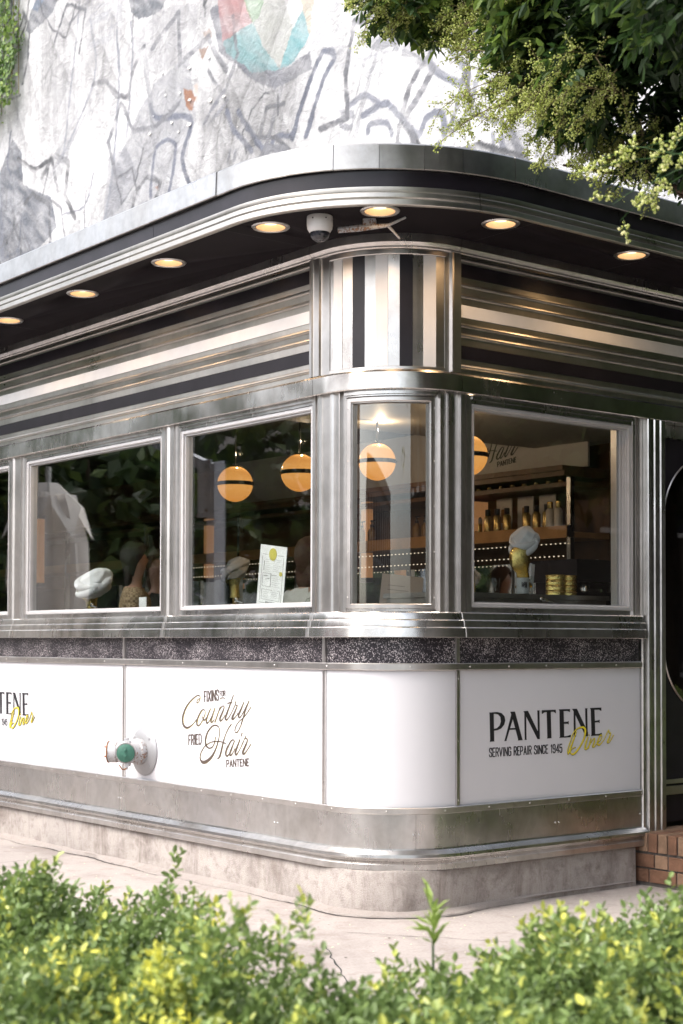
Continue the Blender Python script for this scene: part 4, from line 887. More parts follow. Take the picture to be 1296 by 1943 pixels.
for c_ in range(1, 7):
    y = -.71
    while y < .02: brick(-.004 + c_ * .228, y, .30, .215 + c_ * .228, y + .062, .345); y += .072
bk.obj('brick_courses', ['step_brick', 'step_brick_pale'], t, 20)
# ================================================================== interior of the diner
mb = MB(); mb.box((.17, .17, 2.86), (2.70, 1.84, 2.90)); mb.box((2.703, .17, 2.863), (4.4, 1.84, 2.90)); mb.box((.17, 1.84, 2.90), (4.4, 1.86, 3.12)); mb.obj('ceiling', 'ceiling_paint', D)
mb = MB(); mb.box((.17, 1.87, 3.10), (4.4, 11.8, 3.14)); mb.obj('main_ceiling', 'interior_dark', D)
mb = MB()
bar(mb, U0, uR(1.95), -.30, -.17, .42, 1.605); mb.obj('inner_wall', 'interior_dark', D)
bc = thing('back_bar', 'dark wooden back bar wall with lit shelves behind the windows', 'bar shelves', (3.05, 1.3, .42))
mb = MB(); mb.box((.12, 0, 0), (.16, 9.5, 2.68)); mb.obj('back_board', 'interior_wood', bc)
mb = MB(); mb.box((-.28, -.0, 1.76), (.118, 9.5, 1.80)); mb.box((-.28, 0, 1.80), (-.262, 9.5, 1.845)); mb.obj('shelf', 'shelf_wood', bc)
mb = MB(); mb.box((-.26, 0, 2.12), (.118, 9.5, 2.15)); mb.obj('shelf', 'interior_wood', bc)
mb = MB(); mb.box((-.34, 0, 2.185), (.118, 9.5, 2.22)); mb.box((-.36, 0, 2.22), (.118, 9.5, 2.255)); mb.obj('cornice', 'interior_wood', bc)
mb = MB(); mb.box((.06, 0.05, 1.05), (.118, 9.4, 1.62)); mb.obj('mirror', 'mirror', bc)
mb = MB(); mb.box((-.55, -.0, .0), (-.02, 9.5, .92)); mb.box((-.60, -.0, .92), (.0, 9.5, .96)); mb.obj('counter', 'counter_steel', bc)
mb = MB()
for y in (0.0, 1.18, 2.4, 4.0, 5.6, 7.2): mb.box((-.28, y, .96), (-.24, y + .035, 2.18))
mb.obj('shelf_upright', 'steel_worn', bc)
mb = MB()
for k in range(110): mb.box((-.30, .03 + k * .045, 1.715), (-.293, .037 + k * .045, 1.722)); 
for k in range(110): mb.box((-.27, .03 + k * .045, 1.63), (-.263, .037 + k * .045, 1.637))
mb.obj('bead_lights', 'bead_light', bc)
mb = MB(); mb.box((-.245, 1.0, 1.86), (-.10, 1.45, 2.08)); mb.obj('lit_box', 'lit_lampshade', bc)
sg = thing('wall_sign', 'cream sign with black script lettering high on the back wall inside', 'sign', (2.98, 1.33, 2.69))
mb = MB(); mb.box((0, 0, 0), (.02, 4.4, .55)); b_ = mb.obj('board', 'sign_white', sg)
sc_ = .88
f = lambda u, z, h: (-h, -(u + 1.309) * sc_ + .80, (z - .756) * sc_ + .10)
mb = MB()
for s_ in LET['country']: ribbon(mb, [(u, z, w_) for u, z, w_ in s_], f, h1=.004)
for tx, q, wd in LET['country_txt']: boxtext(mb, tx, q, wd, f, h1=.004)
mb.obj('lettering', 'letter_black', b_, 10)

# pendant globes
def pendant(loc, r, ztop, label):
    t = thing('pendant_lamp', label, 'pendant lamp', loc, 0, 'globe pendant lamps above the counter')
    b = r * .11
    mb = MB(); pr = [(max(.001, r * math.sin(R(a))), -r * math.cos(R(a))) for a in range(0, 181, 6)]
    mb.lathe([p for p in pr if p[1] > b * .8], 32, 0, None, False); mb.lathe([p for p in pr if p[1] < -b * .8], 32, 0, None, False); mb.obj('globe', 'globe_glow', t)
    mb = MB(); mb.lathe([(r * .99, -b), (r * 1.035, -b * .95), (r * 1.035, b * .95), (r * .99, b)], 32, 0, None, False)
    for k in range(16): mb.lathe([(.006, 0), (.004, .004)], 8, 0, axisM((r * 1.035 * math.cos(k * math.pi / 8), r * 1.035 * math.sin(k * math.pi / 8), 0), (math.cos(k * math.pi / 8), math.sin(k * math.pi / 8), 0)))
    mb.lathe([(r * .34, r * .95), (r * .3, r * 1.03), (.012, r * 1.06)], 20, 0, None, True); mb.obj('band', 'black_enamel', t)
    mb = MB(); mb.tube([(0, 0, r * 1.04), (0, 0, ztop - loc[2])], .007, 8); mb.obj('cord', 'black_enamel', t)
    ld = bpy.data.lights.new('lamp_light', 'POINT'); ld.energy = 1.6; ld.color = (1, .72, .45); ld.shadow_soft_size = .008; lo = bpy.data.objects.new('lamp_light', ld); COL.objects.link(lo); lo.parent = t; lo.location = (.03, 0, r + .09)
pendant((1.2, 3.09, 2.585), .128, 3.10, 'glowing orange globe lamp, leftmost one, hanging behind the wide second window')
pendant((1.2, 2.32, 2.60), .128, 3.10, 'glowing orange globe lamp half cut by the frame beside the corner post')
pendant((1.2, 1.50, 2.60), .119, 2.86, 'glowing orange globe lamp seen whole through the curved corner window')
pendant((1.19, .655, 2.56), .122, 2.86, 'sliver of orange globe lamp at the left edge of the right window')
pendant((2.0, 3.0, 2.52), .12, 3.10, 'partly hidden orange globe lamp low behind the script sign')

# inner ledge by the right window and what stands on it
led = thing('window_counter', 'grey painted counter behind the right window', 'counter', (.62, .30, .42))
mb = MB(); mb.box((0, -.06, 0), (1.32, .42, 1.28)); mb.obj('cabinet', 'counter_steel', led)
mb = MB(); mb.box((-.01, -.08, 1.282), (1.33, .44, 1.31)); mb.obj('counter_top', 'counter_steel', led)
LT = .42 + 1.31
def mannequin(loc, rz, s_, label, tw, face=True, lift=0.):
    t = thing('mannequin_head', label, 'mannequin head', loc, rz)
    mb = MB(); secs = [(0, .052, .05, 0), (.05, .043, .045, 0), (.11, .042, .05, .01), (.135, .050, .070, .025), (.17, .064, .086, .03), (.215, .070, .094, .025), (.26, .066, .088, .015), (.30, .045, .06, .005), (.315, .01, .015, 0)]
    vs = []; fs = []; n = 20
    for z, a, b, off in secs:
        for k in range(n):
            th = 2 * math.pi * k / n; x, y = a * math.cos(th), -b * math.sin(th) - off
            if face and .13 < z < .27 and y < -.05 - off:
                c = math.exp(-(x / .012) ** 2); y -= c * (.022 if .16 < z < .20 else .008 if z < .22 else 0); y += math.exp(-((abs(x) - .03) / .014) ** 2) * (.012 if .2 < z < .24 else 0)
            vs.append((x * s_, y * s_, z * s_))
    for i in range(len(secs) - 1):
        for k in range(n): k2 = (k + 1) % n; fs.append((i * n + k, i * n + k2, (i + 1) * n + k2, (i + 1) * n + k))
    fs.append(tuple(range((len(secs) - 1) * n, len(secs) * n)))
    mb.add(vs, fs); mb.obj('head', 'gold_foil', t, 60)
    # wrapped towel turban
    mb = MB(); n = 56; vs = []; fs = []; mrow = 26
    for i in range(mrow + 1):
        v_ = i / mrow; ph = -math.pi / 2 * .55 + v_ * (math.pi / 2 * 1.55)
        for k in range(n):
            th = 2 * math.pi * k / n; fold = .010 * (1 - 2 * abs(math.sin(th * 1.5 + v_ * 5.5))) + .006 * (1 - 2 * abs(math.sin(th * 2.5 - v_ * 8 + 1))) + .003 * math.sin(th * 9 + v_ * 23)
            rr = (.105 + fold) * tw
            x = rr * math.cos(ph) * math.cos(th); y = rr * 1.15 * math.cos(ph) * math.sin(th) + .03 * (v_) * tw + lift; z = .26 + lift * 1.1 + .115 * math.sin(ph) * tw + .35 * y * .6
            vs.append((x * s_, y * s_, z * s_))
    for i in range(mrow):
        for k in range(n): k2 = (k + 1) % n; fs.append((i * n + k, i * n + k2, (i + 1) * n + k2, (i + 1) * n + k))
    fs.append(tuple(range(mrow * n, (mrow + 1) * n)))
    mb.add(vs, fs)
    for q in range(2):
        pts = [(.100 * tw * s_ * math.cos(a), (.112 * tw * math.sin(a) + .004 + lift) * s_, (.245 + lift * 1.1 + .045 * q * tw + (.07 - .11 * q) * math.sin(a + q * 1.9) * tw * .6 + .03 * math.sin(a)) * s_) for a in [2 * math.pi * j / 30 for j in range(31)]]
        mb.tube(pts, [.024 * tw * s_ * (1 + .35 * math.sin(j * .5 + q * 2)) for j in range(31)], 10)
    mb.obj('towel', 'towel', t, 80)
    return t
mannequin((.20, 3.38, 1.645), R(-125), .82, 'gold mannequin head in a white towel turban, tilted at the left window', 1.16)
bpy.data.objects['mannequin_head'].rotation_euler = (R(-4), R(20), R(-120))
m2 = mannequin((1.36, .48, LT), R(-70), .84, 'gold mannequin head with grey towel turban in the right window', .86, True, .045)
mb = MB(); mb.lathe([(.055, 0), (.055, .01), (.03, .03), (.03, .12)], 16); mb.obj('stand', 'brass', m2); m2.location = (1.47, .46, LT + .05)
m2.rotation_euler = (R(10), 0, R(-75))
m3 = mannequin((1.85, 4.03, 1.46), R(200), .85, 'dim mannequin head with a pale towel behind the second window', 1.0)
m3.location = (1.85, 4.03, 1.46 + .34); mb = MB(); mb.lathe([(.09, -.40), (.09, -.385), (.02, -.37), (.02, .03)], 16); mb.obj('stand', 'brass', m3)
# mug
t = thing('mug', 'white diner mug with dark print on the counter', 'mug', (1.265, .27, LT))
mb = MB(); mb.lathe([(.034, 0), (.037, .004), (.038, .09), (.041, .094), (.036, .09), (.034, .008), (.001, .007)], 28, 0, None, False); mb.obj('cup', 'ceramic', t)
mb = MB(); mb.tube([(.036 + .030 * math.sin(a), 0, .046 + .03 * math.cos(a)) for a in [math.pi * j / 10 for j in range(11)]], .005, 8, 0, Matrix.Rotation(R(-20), 4, 'Z')); mb.obj('handle', 'ceramic', t)
mb = MB(); boxtext(mb, 'PANTENE', [(-.5, .06), (.3, .06), (.3, .045), (-.5, .045)], .16, lambda u, z, h: ((.038 + h) * math.cos(u - 2.0), (.038 + h) * math.sin(u - 2.0), z), h1=.001); mb.obj('lettering', 'letter_black', t, 10)
# stacked gold tins
G = 'gold tins stacked in pairs on the counter'
tin = None
for i in range(2):
    for j in range(4):
        x, y, z = 1.60 + i * .122, .33 + .02 * i, LT + j * .031
        lb = ['left', 'right'][i] + ' stack of gold tins, ' + ['bottom', 'second', 'third', 'top'][j] + ' tin'
        if tin is None:
            tin = thing('gold_tin', lb, 'tin', (x, y, z), 0, G); mb = MB(); mb.lathe([(.056, .0), (.058, .002), (.058, .017), (.057, .018)], 28); mb.obj('tin_body', 'gold_foil', tin)
            mb = MB(); mb.lathe([(.059, .0175), (.060, .019), (.060, .028), (.058, .0295)], 28); mb.obj('lid', 'brass', tin)
        else: dup(tin, (x, y, z), None, lb)
# straws in a jar
t = thing('straw_jar', 'clear jar packed with pale paper straws on the counter', 'jar', (1.60, .56, LT))
mb = MB(); mb.lathe([(.001, .004), (.045, .004), (.047, .12)], 20, 0, None, False); mb.obj('jar', 'jar_glass', t)
mb = MB()
for k in range(26):
    a = random.uniform(0, 6.3); r_ = random.uniform(0, .035); x, y = r_ * math.cos(a), r_ * math.sin(a); mb.tube([(x, y, .005), (x * 1.5, y * 1.5, .19 + random.uniform(-.01, .015))], .004, 6)
mb.obj('straws', 'white_enamel', t)
# bottles
def bottle(kind, name, label, group, loc):
    t = thing(name, label, 'bottle', loc, 0, group)
    if kind == 'pump':
        mb = MB(); mb.lathe([(.026, 0), (.028, .004), (.028, .10), (.022, .118), (.012, .124), (.012, .132)], 18); mb.obj('bottle_body', 'bottle_amber', t)
        mb = MB(); mb.lathe([(.013, .132), (.013, .15), (.005, .152), (.005, .17)], 12); mb.box((-.006, -.03, .168), (.006, .008, .178)); mb.obj('pump', 'black_enamel', t)
    elif kind == 'tube':
        mb = MB(); vs = []; n = 16
        for z, a, b in ((.03, .022, .022), (.05, .026, .024), (.12, .029, .012), (.175, .031, .002)):
            for k in range(n): th = 2 * math.pi * k / n; vs.append((a * math.cos(th), b * math.sin(th), z))
        mb.add(vs, [(i * n + k, i * n + (k + 1) % n, (i + 1) * n + (k + 1) % n, (i + 1) * n + k) for i in range(3) for k in range(n)] + [tuple(range(3 * n, 4 * n))]); mb.obj('tube_body', 'bottle_gold', t)
        mb = MB(); mb.lathe([(.020, 0), (.022, .03)], 16); mb.obj('cap', 'brass', t)
    else:
        mb = MB(); mb.lathe([(.022, 0), (.024, .004), (.024, .12), (.015, .135)], 18); mb.obj('bottle_body', 'bottle_gold' if kind == 'gold' else 'bottle_cream', t)
        mb = MB(); mb.lathe([(.015, .135), (.016, .137), (.016, .17), (.014, .172)], 14); mb.obj('cap', 'black_enamel' if kind == 'gold' else 'brass', t)
    return t
GB = 'toiletry bottles standing on the back bar shelf'
protos = {k_: None for k_ in ('pump', 'tube', 'gold', 'cream')}
def putb(k_, loc, label, group=GB, name=None, s_=1.25):
    if protos[k_] is None: protos[k_] = bottle(k_, {'pump': 'pump_bottle', 'tube': 'squeeze_tube', 'gold': 'slim_bottle', 'cream': 'cream_bottle'}[k_], label, group, loc); protos[k_].scale = (s_,) * 3
    else: o = dup(protos[k_], loc, None, label, (s_,) * 3); o['group'] = group
sz = .42 + 1.80
for i, y in enumerate([1.62, 1.72, 1.82, 2.02, 2.12, 2.22, 2.32]):
    putb('gold', (2.87, y, sz), 'slim gold bottle among the row on the lit wooden shelf in the right window')
for i, y in enumerate([2.48, 2.58, 2.68, 2.78]):
    putb('tube', (2.93, y, sz), 'gold squeeze tube standing beside its neighbours on the lit shelf', 'gold squeeze tubes on the lit shelf', s_=1.5)
for i, y in enumerate([2.95, 3.05, 3.6, 3.72, 3.84, 3.96]):
    putb('pump', (2.9, y, sz), 'dark pump bottle in the row on the back bar shelf', 'pump bottles on the back bar')
for i, y in enumerate([2.62, 2.74, 2.86, 2.98, 3.1, 3.22, 3.34]):
    putb('pump', (2.62, y, 1.38), 'dark pump bottle lined up low on the back bar counter', 'pump bottles on the low counter', s_=1.6)
for i, (x, y) in enumerate([(.72, .42), (.80, .36), (.88, .45), (.96, .38)]):
    putb('gold' if i % 2 else 'cream', (x, y, LT), ['pale bottle at the left end of the window counter', 'gold bottle second from the left end of the window counter', 'pale bottle beside the glass tumbler on the window counter', 'gold bottle nearest the mug on the window counter'][i], 'bottles on the window counter', s_=1.0)
# cards on shelf
GP = 'printed cards propped up on the lit shelf'
c0 = None
for i, y in enumerate([1.64, 1.86, 2.08]):
    if c0 is None:
        c0 = thing('shelf_card', 'pale printed card propped on the shelf, rightmost of three', 'card', (2.98, y, sz), 0, GP); mb = MB(); mb.box((0, 0, 0), (.008, .16, .30)); mb.obj('card', 'sign_white', c0)
        mb = MB(); mb.box((-.002, .05, .12), (0, .11, .22)); mb.obj('printed_mark', 'bottle_amber', c0)
    else: dup(c0, (2.98, y, sz), None, ['', 'pale printed card propped on the shelf, middle of three', 'pale printed card propped on the shelf, leftmost of three'][i])
# espresso machine, portrait frame and tumblers seen through the right window
t = thing('espresso_machine', 'black espresso machine with chrome group heads at the right of the right window', 'coffee machine', (2.12, .62, .42))
mb = MB(); mb.box((0, 0, 0), (.62, .42, .98)); mb.obj('cabinet', 'interior_dark', t)
mb = MB(); mb.box((.02, .02, .984), (.60, .40, 1.06)); mb.box((.02, .22, 1.06), (.60, .40, 1.42)); mb.box((.0, .02, 1.42), (.62, .42, 1.56)); mb.obj('machine_body', 'black_enamel', t)
for k in range(2): mb = MB(); mb.lathe([(.034, 0), (.034, .05), (.028, .06)], 18, 0, Matrix.Translation((.18 + k * .26, .12, 1.36))); mb.tube([(.18 + k * .26, .10, 1.375), (.18 + k * .26, -.02, 1.36)], .010, 8); mb.obj('group_head', 'steel_polished', t)
mb = MB(); mb.tube([(.50, .06, 1.42), (.52, .02, 1.30), (.52, .0, 1.16)], .006, 8); mb.obj('steam_wand', 'steel_polished', t)
t = thing('picture_frame', 'small dark framed portrait photograph standing behind the bottles at the left of the counter', 'picture frame', (.98, .56, LT), R(-12))
mb = MB(); mb.box((-.075, 0, 0), (.075, .012, .20)); mb.obj('frame', 'interior_wood', t); mb = MB(); mb.box((-.062, -.003, .014), (.062, -.001, .186)); mb.obj('print', 'print_grey', t)
mb = MB(); mb.lathe([(.001, 0), (.030, .0005), (.032, .002)], 20, 0, Matrix.Translation((0, -.0035, .105)) @ Matrix.Rotation(R(90), 4, 'X') @ Matrix.Diagonal((1, 1.3, 1, 1)), False); mb.obj('oval_face', 'letter_black', t)
GT = 'glass tumblers on the window counter'; g0 = None
for i, (x, y, lb) in enumerate([(.76, .30, 'clear glass tumbler at the far left front of the counter'), (1.06, .30, 'clear glass tumbler between the bottles and the mug')]):
    if g0 is None: g0 = thing('glass_tumbler', lb, 'glass', (x, y, LT), 0, GT); mb = MB(); mb.lathe([(.001, .004), (.032, .004), (.038, .09)], 20, 0, None, False); mb.obj('tumbler', 'jar_glass', g0)
    else: dup(g0, (x, y, LT), None, lb)
for i, y in enumerate([1.46, 1.54, 2.42, 2.54]): putb('cream', (2.82, y, sz), 'pale bottle tucked between the taller ones on the lit shelf', 'pale bottles on the lit shelf', s_=1.3)
for i, y in enumerate([1.5, 1.62, 1.74, 1.86, 1.98, 2.10, 2.22, 2.34]): putb('gold', (2.93, y + .04, 2.575), 'slim gold bottle in the back row on the upper shelf', 'slim bottles on the upper shelf', s_=.8)
# framed menu on counter
t = thing('framed_notice', 'pale framed notice leaning on the bar behind the corner window', 'notice', (2.1, 2.35, 1.52), R(-38))
mb = MB(); mb.box((-.15, 0, 0), (.15, .012, .42), 0, Matrix.Rotation(R(-8), 4, 'X') @ Matrix.Rotation(R(6), 4, 'Y')); mb.obj('sheet', 'sign_white', t)
mb = MB()
for k in range(9): mb.box((-.10, -.003, .08 + k * .032), (.08 - (k % 3) * .03, -.001, .085 + k * .032), 0, Matrix.Rotation(R(-8), 4, 'X') @ Matrix.Rotation(R(6), 4, 'Y'))
mb.obj('text_lines', 'print_grey', t)
# long counter for the middle of the room
t = thing('bar_counter', 'long dark bar counter running through the diner', 'counter', (1.75, 2.2, .42))
mb = MB(); mb.box((0, 0, 0), (.35, 8.5, 1.0)); mb.obj('front', 'interior_wood', t); mb = MB(); mb.box((-.06, -.04, 1.002), (.42, 8.54, 1.04)); mb.obj('top', 'counter_steel', t)
# wall lamp (tall orange light) seen through the left panes
t = thing('wall_lamp', 'tall narrow glowing wall lamp inside behind the second window', 'wall lamp', (2.9, 5.95, 2.05))
mb = MB(); mb.box((0, .04, 0), (.06, .12, .62)); mb.obj('shade', 'lit_lampshade', t); mb = MB(); mb.box((-.005, .035, .622), (.065, .125, .66)); mb.box((-.005, .035, -.04), (.065, .125, -.002)); mb.obj('mount', 'black_enamel', t)
t2 = dup(t, (2.9, 3.62, 1.98), None, 'tall narrow glowing wall lamp inside at the left of the corner window')
t3 = dup(t, (1.9, 7.4, 2.02), None, 'tall narrow glowing wall lamp inside behind the folded parasol reflection')
# glass cloche
t = thing('cake_dome', 'small glass cake dome with chrome knob at the foot of the second window', 'cake dome', (.30, .98, 1.60))
mb = MB(); mb.lathe([(.001, .0), (.065, .0), (.07, .01), (.02, .02)], 24, 0, None, False); mb.obj('plate', 'counter_steel', t)
mb = MB(); mb.lathe([(.062, .012), (.062, .07), (.045, .10), (.001, .115)], 24, 0, None, False); mb.obj('dome', 'jar_glass', t)
mb = MB(); mb.lathe([(.008, .113), (.008, .125), (.018, .135), (.001, .145)], 16, 0, None, False); mb.obj('knob', 'steel_polished', t)
# menu card leaning in window two
t = thing('menu_card', 'white printed menu card leaning in the second window with a gold seal', 'menu', (.068, 1.10, 1.655))
Mm = Matrix.Rotation(R(7.2), 4, 'X'); Cw, Ch = .255, .345
mb = MB(); pc = lambda u, z, h: tuple(Mm @ Vector((-h, -u, z)))
mb.add([pc(-Cw / 2, 0, 0), pc(Cw / 2, 0, 0), pc(Cw / 2, Ch, 0), pc(-Cw / 2, Ch, 0), pc(-Cw / 2, 0, -.003), pc(Cw / 2, 0, -.003), pc(Cw / 2, Ch, -.003), pc(-Cw / 2, Ch, -.003)],
       [(0, 1, 2, 3), (7, 6, 5, 4), (0, 4, 5, 1), (1, 5, 6, 2), (2, 6, 7, 3), (3, 7, 4, 0)]); mb.obj('card', 'paper', t, 10)
mb = MB()
def ln(a, b, w_=.0022): ribbon(mb, [(a[0], a[1], w_), (b[0], b[1], w_)], pc, smooth=False, h0=.0003, h1=.0008)
x0, x1, z0, z1 = -.10, .105, .016, .292
for a, b in (((x0, z0 + .01), (x0, z1 - .01)), ((x1, z0 + .01), (x1, z1 - .01)), ((x0, z1), (-.045, z1)), ((.045, z1), (x1, z1)), ((x0, z0), (-.045, z0)), ((.055, z0), (x1, z0))): ln(a, b)
for a, b in (((-.085, .185), (-.005, .185)), ((-.085, .11), (-.005, .11)), ((-.085, .11), (-.085, .185)), ((-.085, .092), (.02, .092)), ((.07, .092), (.09, .092)), ((-.085, .035), (.09, .035)), ((-.085, .035), (-.085, .092)), ((.09, .035), (.09, .092))): ln(a, b, .0018)
ln((-.005, .108), (-.005, .186), .004)
for k in range(7):
    zz = .262 - k * .011; ln((-.068, zz), (-.005 - (k % 2) * .02, zz), .0011); ln((.01, zz + .004), (.085 - (k % 3) * .012, zz + .004), .0011)
for k in range(5): ln((.012, .160 - k * .012), (.085 - (k % 2) * .02, .160 - k * .012), .0011)
for k in range(4): ln((-.07, .078 - k * .010), (-.015 - (k % 2) * .01, .078 - k * .010), .0010); ln((.01, .08 - k * .010), (.075, .08 - k * .010), .0010)
ln((-.078, .255), (-.078, .20), .005); ln((-.075, .168), (-.035, .172), .004); ln((-.055, .150), (-.015, .158), .003); ln((.005, .176), (.05, .178), .003)
boxtext(mb, 'PANTENE', [(-.038, .024), (.048, .024), (.048, .008), (-.038, .008)], .2, pc, h0=.0003, h1=.0008); mb.obj('printing', 'print_grey', t, 10)
mb = MB(); mb.lathe([(.036, 0), (.036, .003), (.001, .0035)], 28, 0, Mm @ axisM((0, .0, .295), (-1, 0, 0)), False); mb.lathe([(.013, 0), (.013, .003), (.001, .0035)], 20, 0, Mm @ axisM((0, -.088, .190), (-1, 0, 0)), False); mb.obj('gold_seal', 'seal_yellow', t)
# small card holder, jar at window one
t = thing('price_card', 'small blank white card standing at the foot of the left window', 'card', (.14, 2.60, 1.655))
mb = MB(); mb.box((0, -.045, 0), (.004, .045, .085)); mb.obj('card', 'paper', t); mb = MB(); mb.lathe([(.015, 0), (.012, .02), (.001, .022)], 12, 0, Matrix.Translation((.01, -.06, 0)), False); mb.obj('clip', 'white_enamel', t)
t = thing('candy_jar', 'glass jar with yellow label at the right foot of the left window', 'jar', (.20, 2.30, 1.655))
mb = MB(); mb.lathe([(.05, 0), (.06, .02), (.06, .05), (.045, .075), (.045, .085)], 20); mb.obj('jar', 'bottle_cream', t); mb = MB(); mb.lathe([(.0615, .022), (.0615, .045)], 20, 0, None, False); mb.obj('label_strip', 'letter_yellow', t)
GH = 'window latch handles'
for i, (x, y, rz, lb) in enumerate([(.085, 3.13, 0, 'small chrome window latch at the foot of the left window'), (.085, 1.42, 0, 'small chrome window latch beside the menu card'), (1.27, .085, R(90), 'small chrome window latch at the foot of the right window')]):
    if i == 0:
        hd = thing('window_latch', lb, 'latch', (x, y, 1.675), rz, GH); mb = MB(); mb.tube([(0, .03, .02), (-.005, .0, .012), (-.008, -.05, .004)], [.008, .006, .005], 8); mb.obj('lever', 'steel_polished', hd)
        mb = MB(); mb.lathe([(.014, -.006), (.014, .006), (.009, .008)], 16, 0, axisM((0, .035, .022), (-1, 0, 0))); mb.obj('knob', 'steel_polished', hd)
    else: dup(hd, (x, y, 1.675), rz, lb)

# ================================================================== people behind the glass
def person(label, loc, rz, pose, top, hair, legs='cloth_dark', s_=1.0):
    t = thing('person', label, 'person', loc, rz)
    J = dict(pelvis=(0, 0, .95, .13), waist=(0, 0, 1.08, .115), chest=(0, -.01, 1.28, .135), neckb=(0, 0, 1.42, .06), neck=(0, -.01, 1.48, .048), head=(0, -.02, 1.56, .075), head2=(0, -.02, 1.64, .085), crown=(0, -.01, 1.71, .06),
             shL=(.17, 0, 1.38, .058), shR=(-.17, 0, 1.38, .058), hipL=(.09, 0, .88, .09), hipR=(-.09, 0, .88, .09), knL=(.10, -.02, .50, .06), knR=(-.10, -.02, .50, .06), anL=(.10, .02, .09, .042), anR=(-.10, .02, .09, .042), toL=(.11, -.13, .04, .035), toR=(-.11, -.13, .04, .035))
    for k_, v in pose.items(): J[k_] = v
    E_ = [('pelvis', 'waist'), ('waist', 'chest'), ('chest', 'neckb'), ('neckb', 'neck'), ('neck', 'head'), ('head', 'head2'), ('head2', 'crown'), ('chest', 'shL'), ('chest', 'shR'), ('shL', 'elL'), ('elL', 'wrL'), ('shR', 'elR'), ('elR', 'wrR'), ('pelvis', 'hipL'), ('pelvis', 'hipR'), ('hipL', 'knL'), ('knL', 'anL'), ('anL', 'toL'), ('hipR', 'knR'), ('knR', 'anR'), ('anR', 'toR'), ('wrL', 'paL'), ('wrR', 'paR')]
    for sd in 'LR':
        wv = Vector(J['wr' + sd][:3]); ev = Vector(J['el' + sd][:3]); d = (wv - ev).normalized(); pa = wv + d * .06; J['pa' + sd] = (*pa, .026)
        side = d.cross(Vector((0, 0, 1))).normalized() if abs(d.z) < .95 else Vector((1, 0, 0))
        for f_, (off, ln_) in enumerate(((-.027, .062), (-.009, .075), (.009, .072), (.026, .055))):
            a = pa + side * off + d * .02; b = a + d * ln_ * .55 - Vector((0, 0, .006)); c = b + d * ln_ * .4 - Vector((0, 0, .018))
            J[f'f{sd}{f_}a'] = (*a, .0095); J[f'f{sd}{f_}b'] = (*b, .0085); J[f'f{sd}{f_}c'] = (*c, .007); E_ += [('pa' + sd, f'f{sd}{f_}a'), (f'f{sd}{f_}a', f'f{sd}{f_}b'), (f'f{sd}{f_}b', f'f{sd}{f_}c')]
        a = wv + side * .035 + d * .04; b = a + side * .02 + d * .03; J[f't{sd}a'] = (*a, .011); J[f't{sd}b'] = (*b, .009); E_ += [('pa' + sd, f't{sd}a'), (f't{sd}a', f't{sd}b')]
    keys = list(J); idx = {k_: i for i, k_ in enumerate(keys)}
    me = bpy.data.meshes.new('skeleton'); me.from_pydata([J[k_][:3] for k_ in keys], [(idx[a], idx[b]) for a, b in E_], [])
    o = bpy.data.objects.new('body', me); COL.objects.link(o); sk = o.modifiers.new('skin', 'SKIN')
    for i, k_ in enumerate(keys): me.skin_vertices[0].data[i].radius = (J[k_][3],) * 2; me.skin_vertices[0].data[i].use_root = (i == 0)
    o.modifiers.new('ss', 'SUBSURF').levels = 2
    dg = bpy.context.evaluated_depsgraph_get(); m2_ = bpy.data.meshes.new_from_object(o.evaluated_get(dg)); bpy.data.objects.remove(o)
    V = np.array([v.co for v in m2_.vertices])
    # face relief
    hc = np.array(J['head2'][:3]); d = V - hc; m_ = (d[:, 1] < -.03) & (np.abs(d[:, 2]) < .10)
    V[m_, 1] -= .020 * np.exp(-(d[m_, 0] / .013) ** 2) * np.exp(-((d[m_, 2] + .02) / .022) ** 2)
    V[m_, 1] += .010 * np.exp(-((np.abs(d[m_, 0]) - .03) / .016) ** 2) * np.exp(-((d[m_, 2] - .005) / .012) ** 2)
    V[m_, 1] -= .006 * np.exp(-(d[m_, 0] / .025) ** 2) * np.exp(-((d[m_, 2] + .055) / .01) ** 2)
    m2_.vertices.foreach_set('co', V.astype(np.float32).ravel()); m2_.polygons.foreach_set('use_smooth', [True] * len(m2_.polygons))
    m2_.materials.append(MAT['skin']); body = bpy.data.objects.new('body', m2_); COL.objects.link(body); body.parent = t
    def shell(name, zlo, zhi, mat, grow, sel=None):
        keep = []; fa = []
        for p in m2_.polygons:
            c = p.center
            if zlo < c.z < zhi and (sel is None or sel(c)): fa.append(list(p.vertices))
        used = sorted({i for f_ in fa for i in f_}); mp = {i: j for j, i in enumerate(used)}
        mb = MB(); nv = [m2_.vertices[i].co + m2_.vertices[i].normal * grow for i in used]; mb.add(nv, [tuple(mp[i] for i in f_) for f_ in fa]); return mb.obj(name, mat, t, 80)
    arm = lambda c: abs(c.x) < .30 and not (c.z < 1.02 and abs(c.x) > .2)
    shell('top', .93, 1.41, top, .012, arm); shell('trousers', .06, .97, legs, .012, lambda c: abs(c.x) < .24)
    hb = MB(); n = 20; hm = 10; vs = []; fs = []
    for i in range(hm + 1):
        ph = -1.0 + i / hm * 2.55
        for k in range(n):
            th = 2 * math.pi * k / n; front = max(0, -math.sin(th)); rr = .098; cut_ = max(ph, -1.0 + front * 1.5)
            vs.append((hc[0] + rr * .9 * math.cos(cut_) * math.cos(th) * 1.0, hc[1] + .012 + rr * 1.08 * math.cos(cut_) * math.sin(th), hc[2] + .015 + .115 * math.sin(cut_) - (.06 if ph < -.6 and front < .3 else 0)))
    for i in range(hm):
        for k in range(n): k2 = (k + 1) % n; fs.append((i * n + k, i * n + k2, (i + 1) * n + k2, (i + 1) * n + k))
    hb.add(vs, fs)
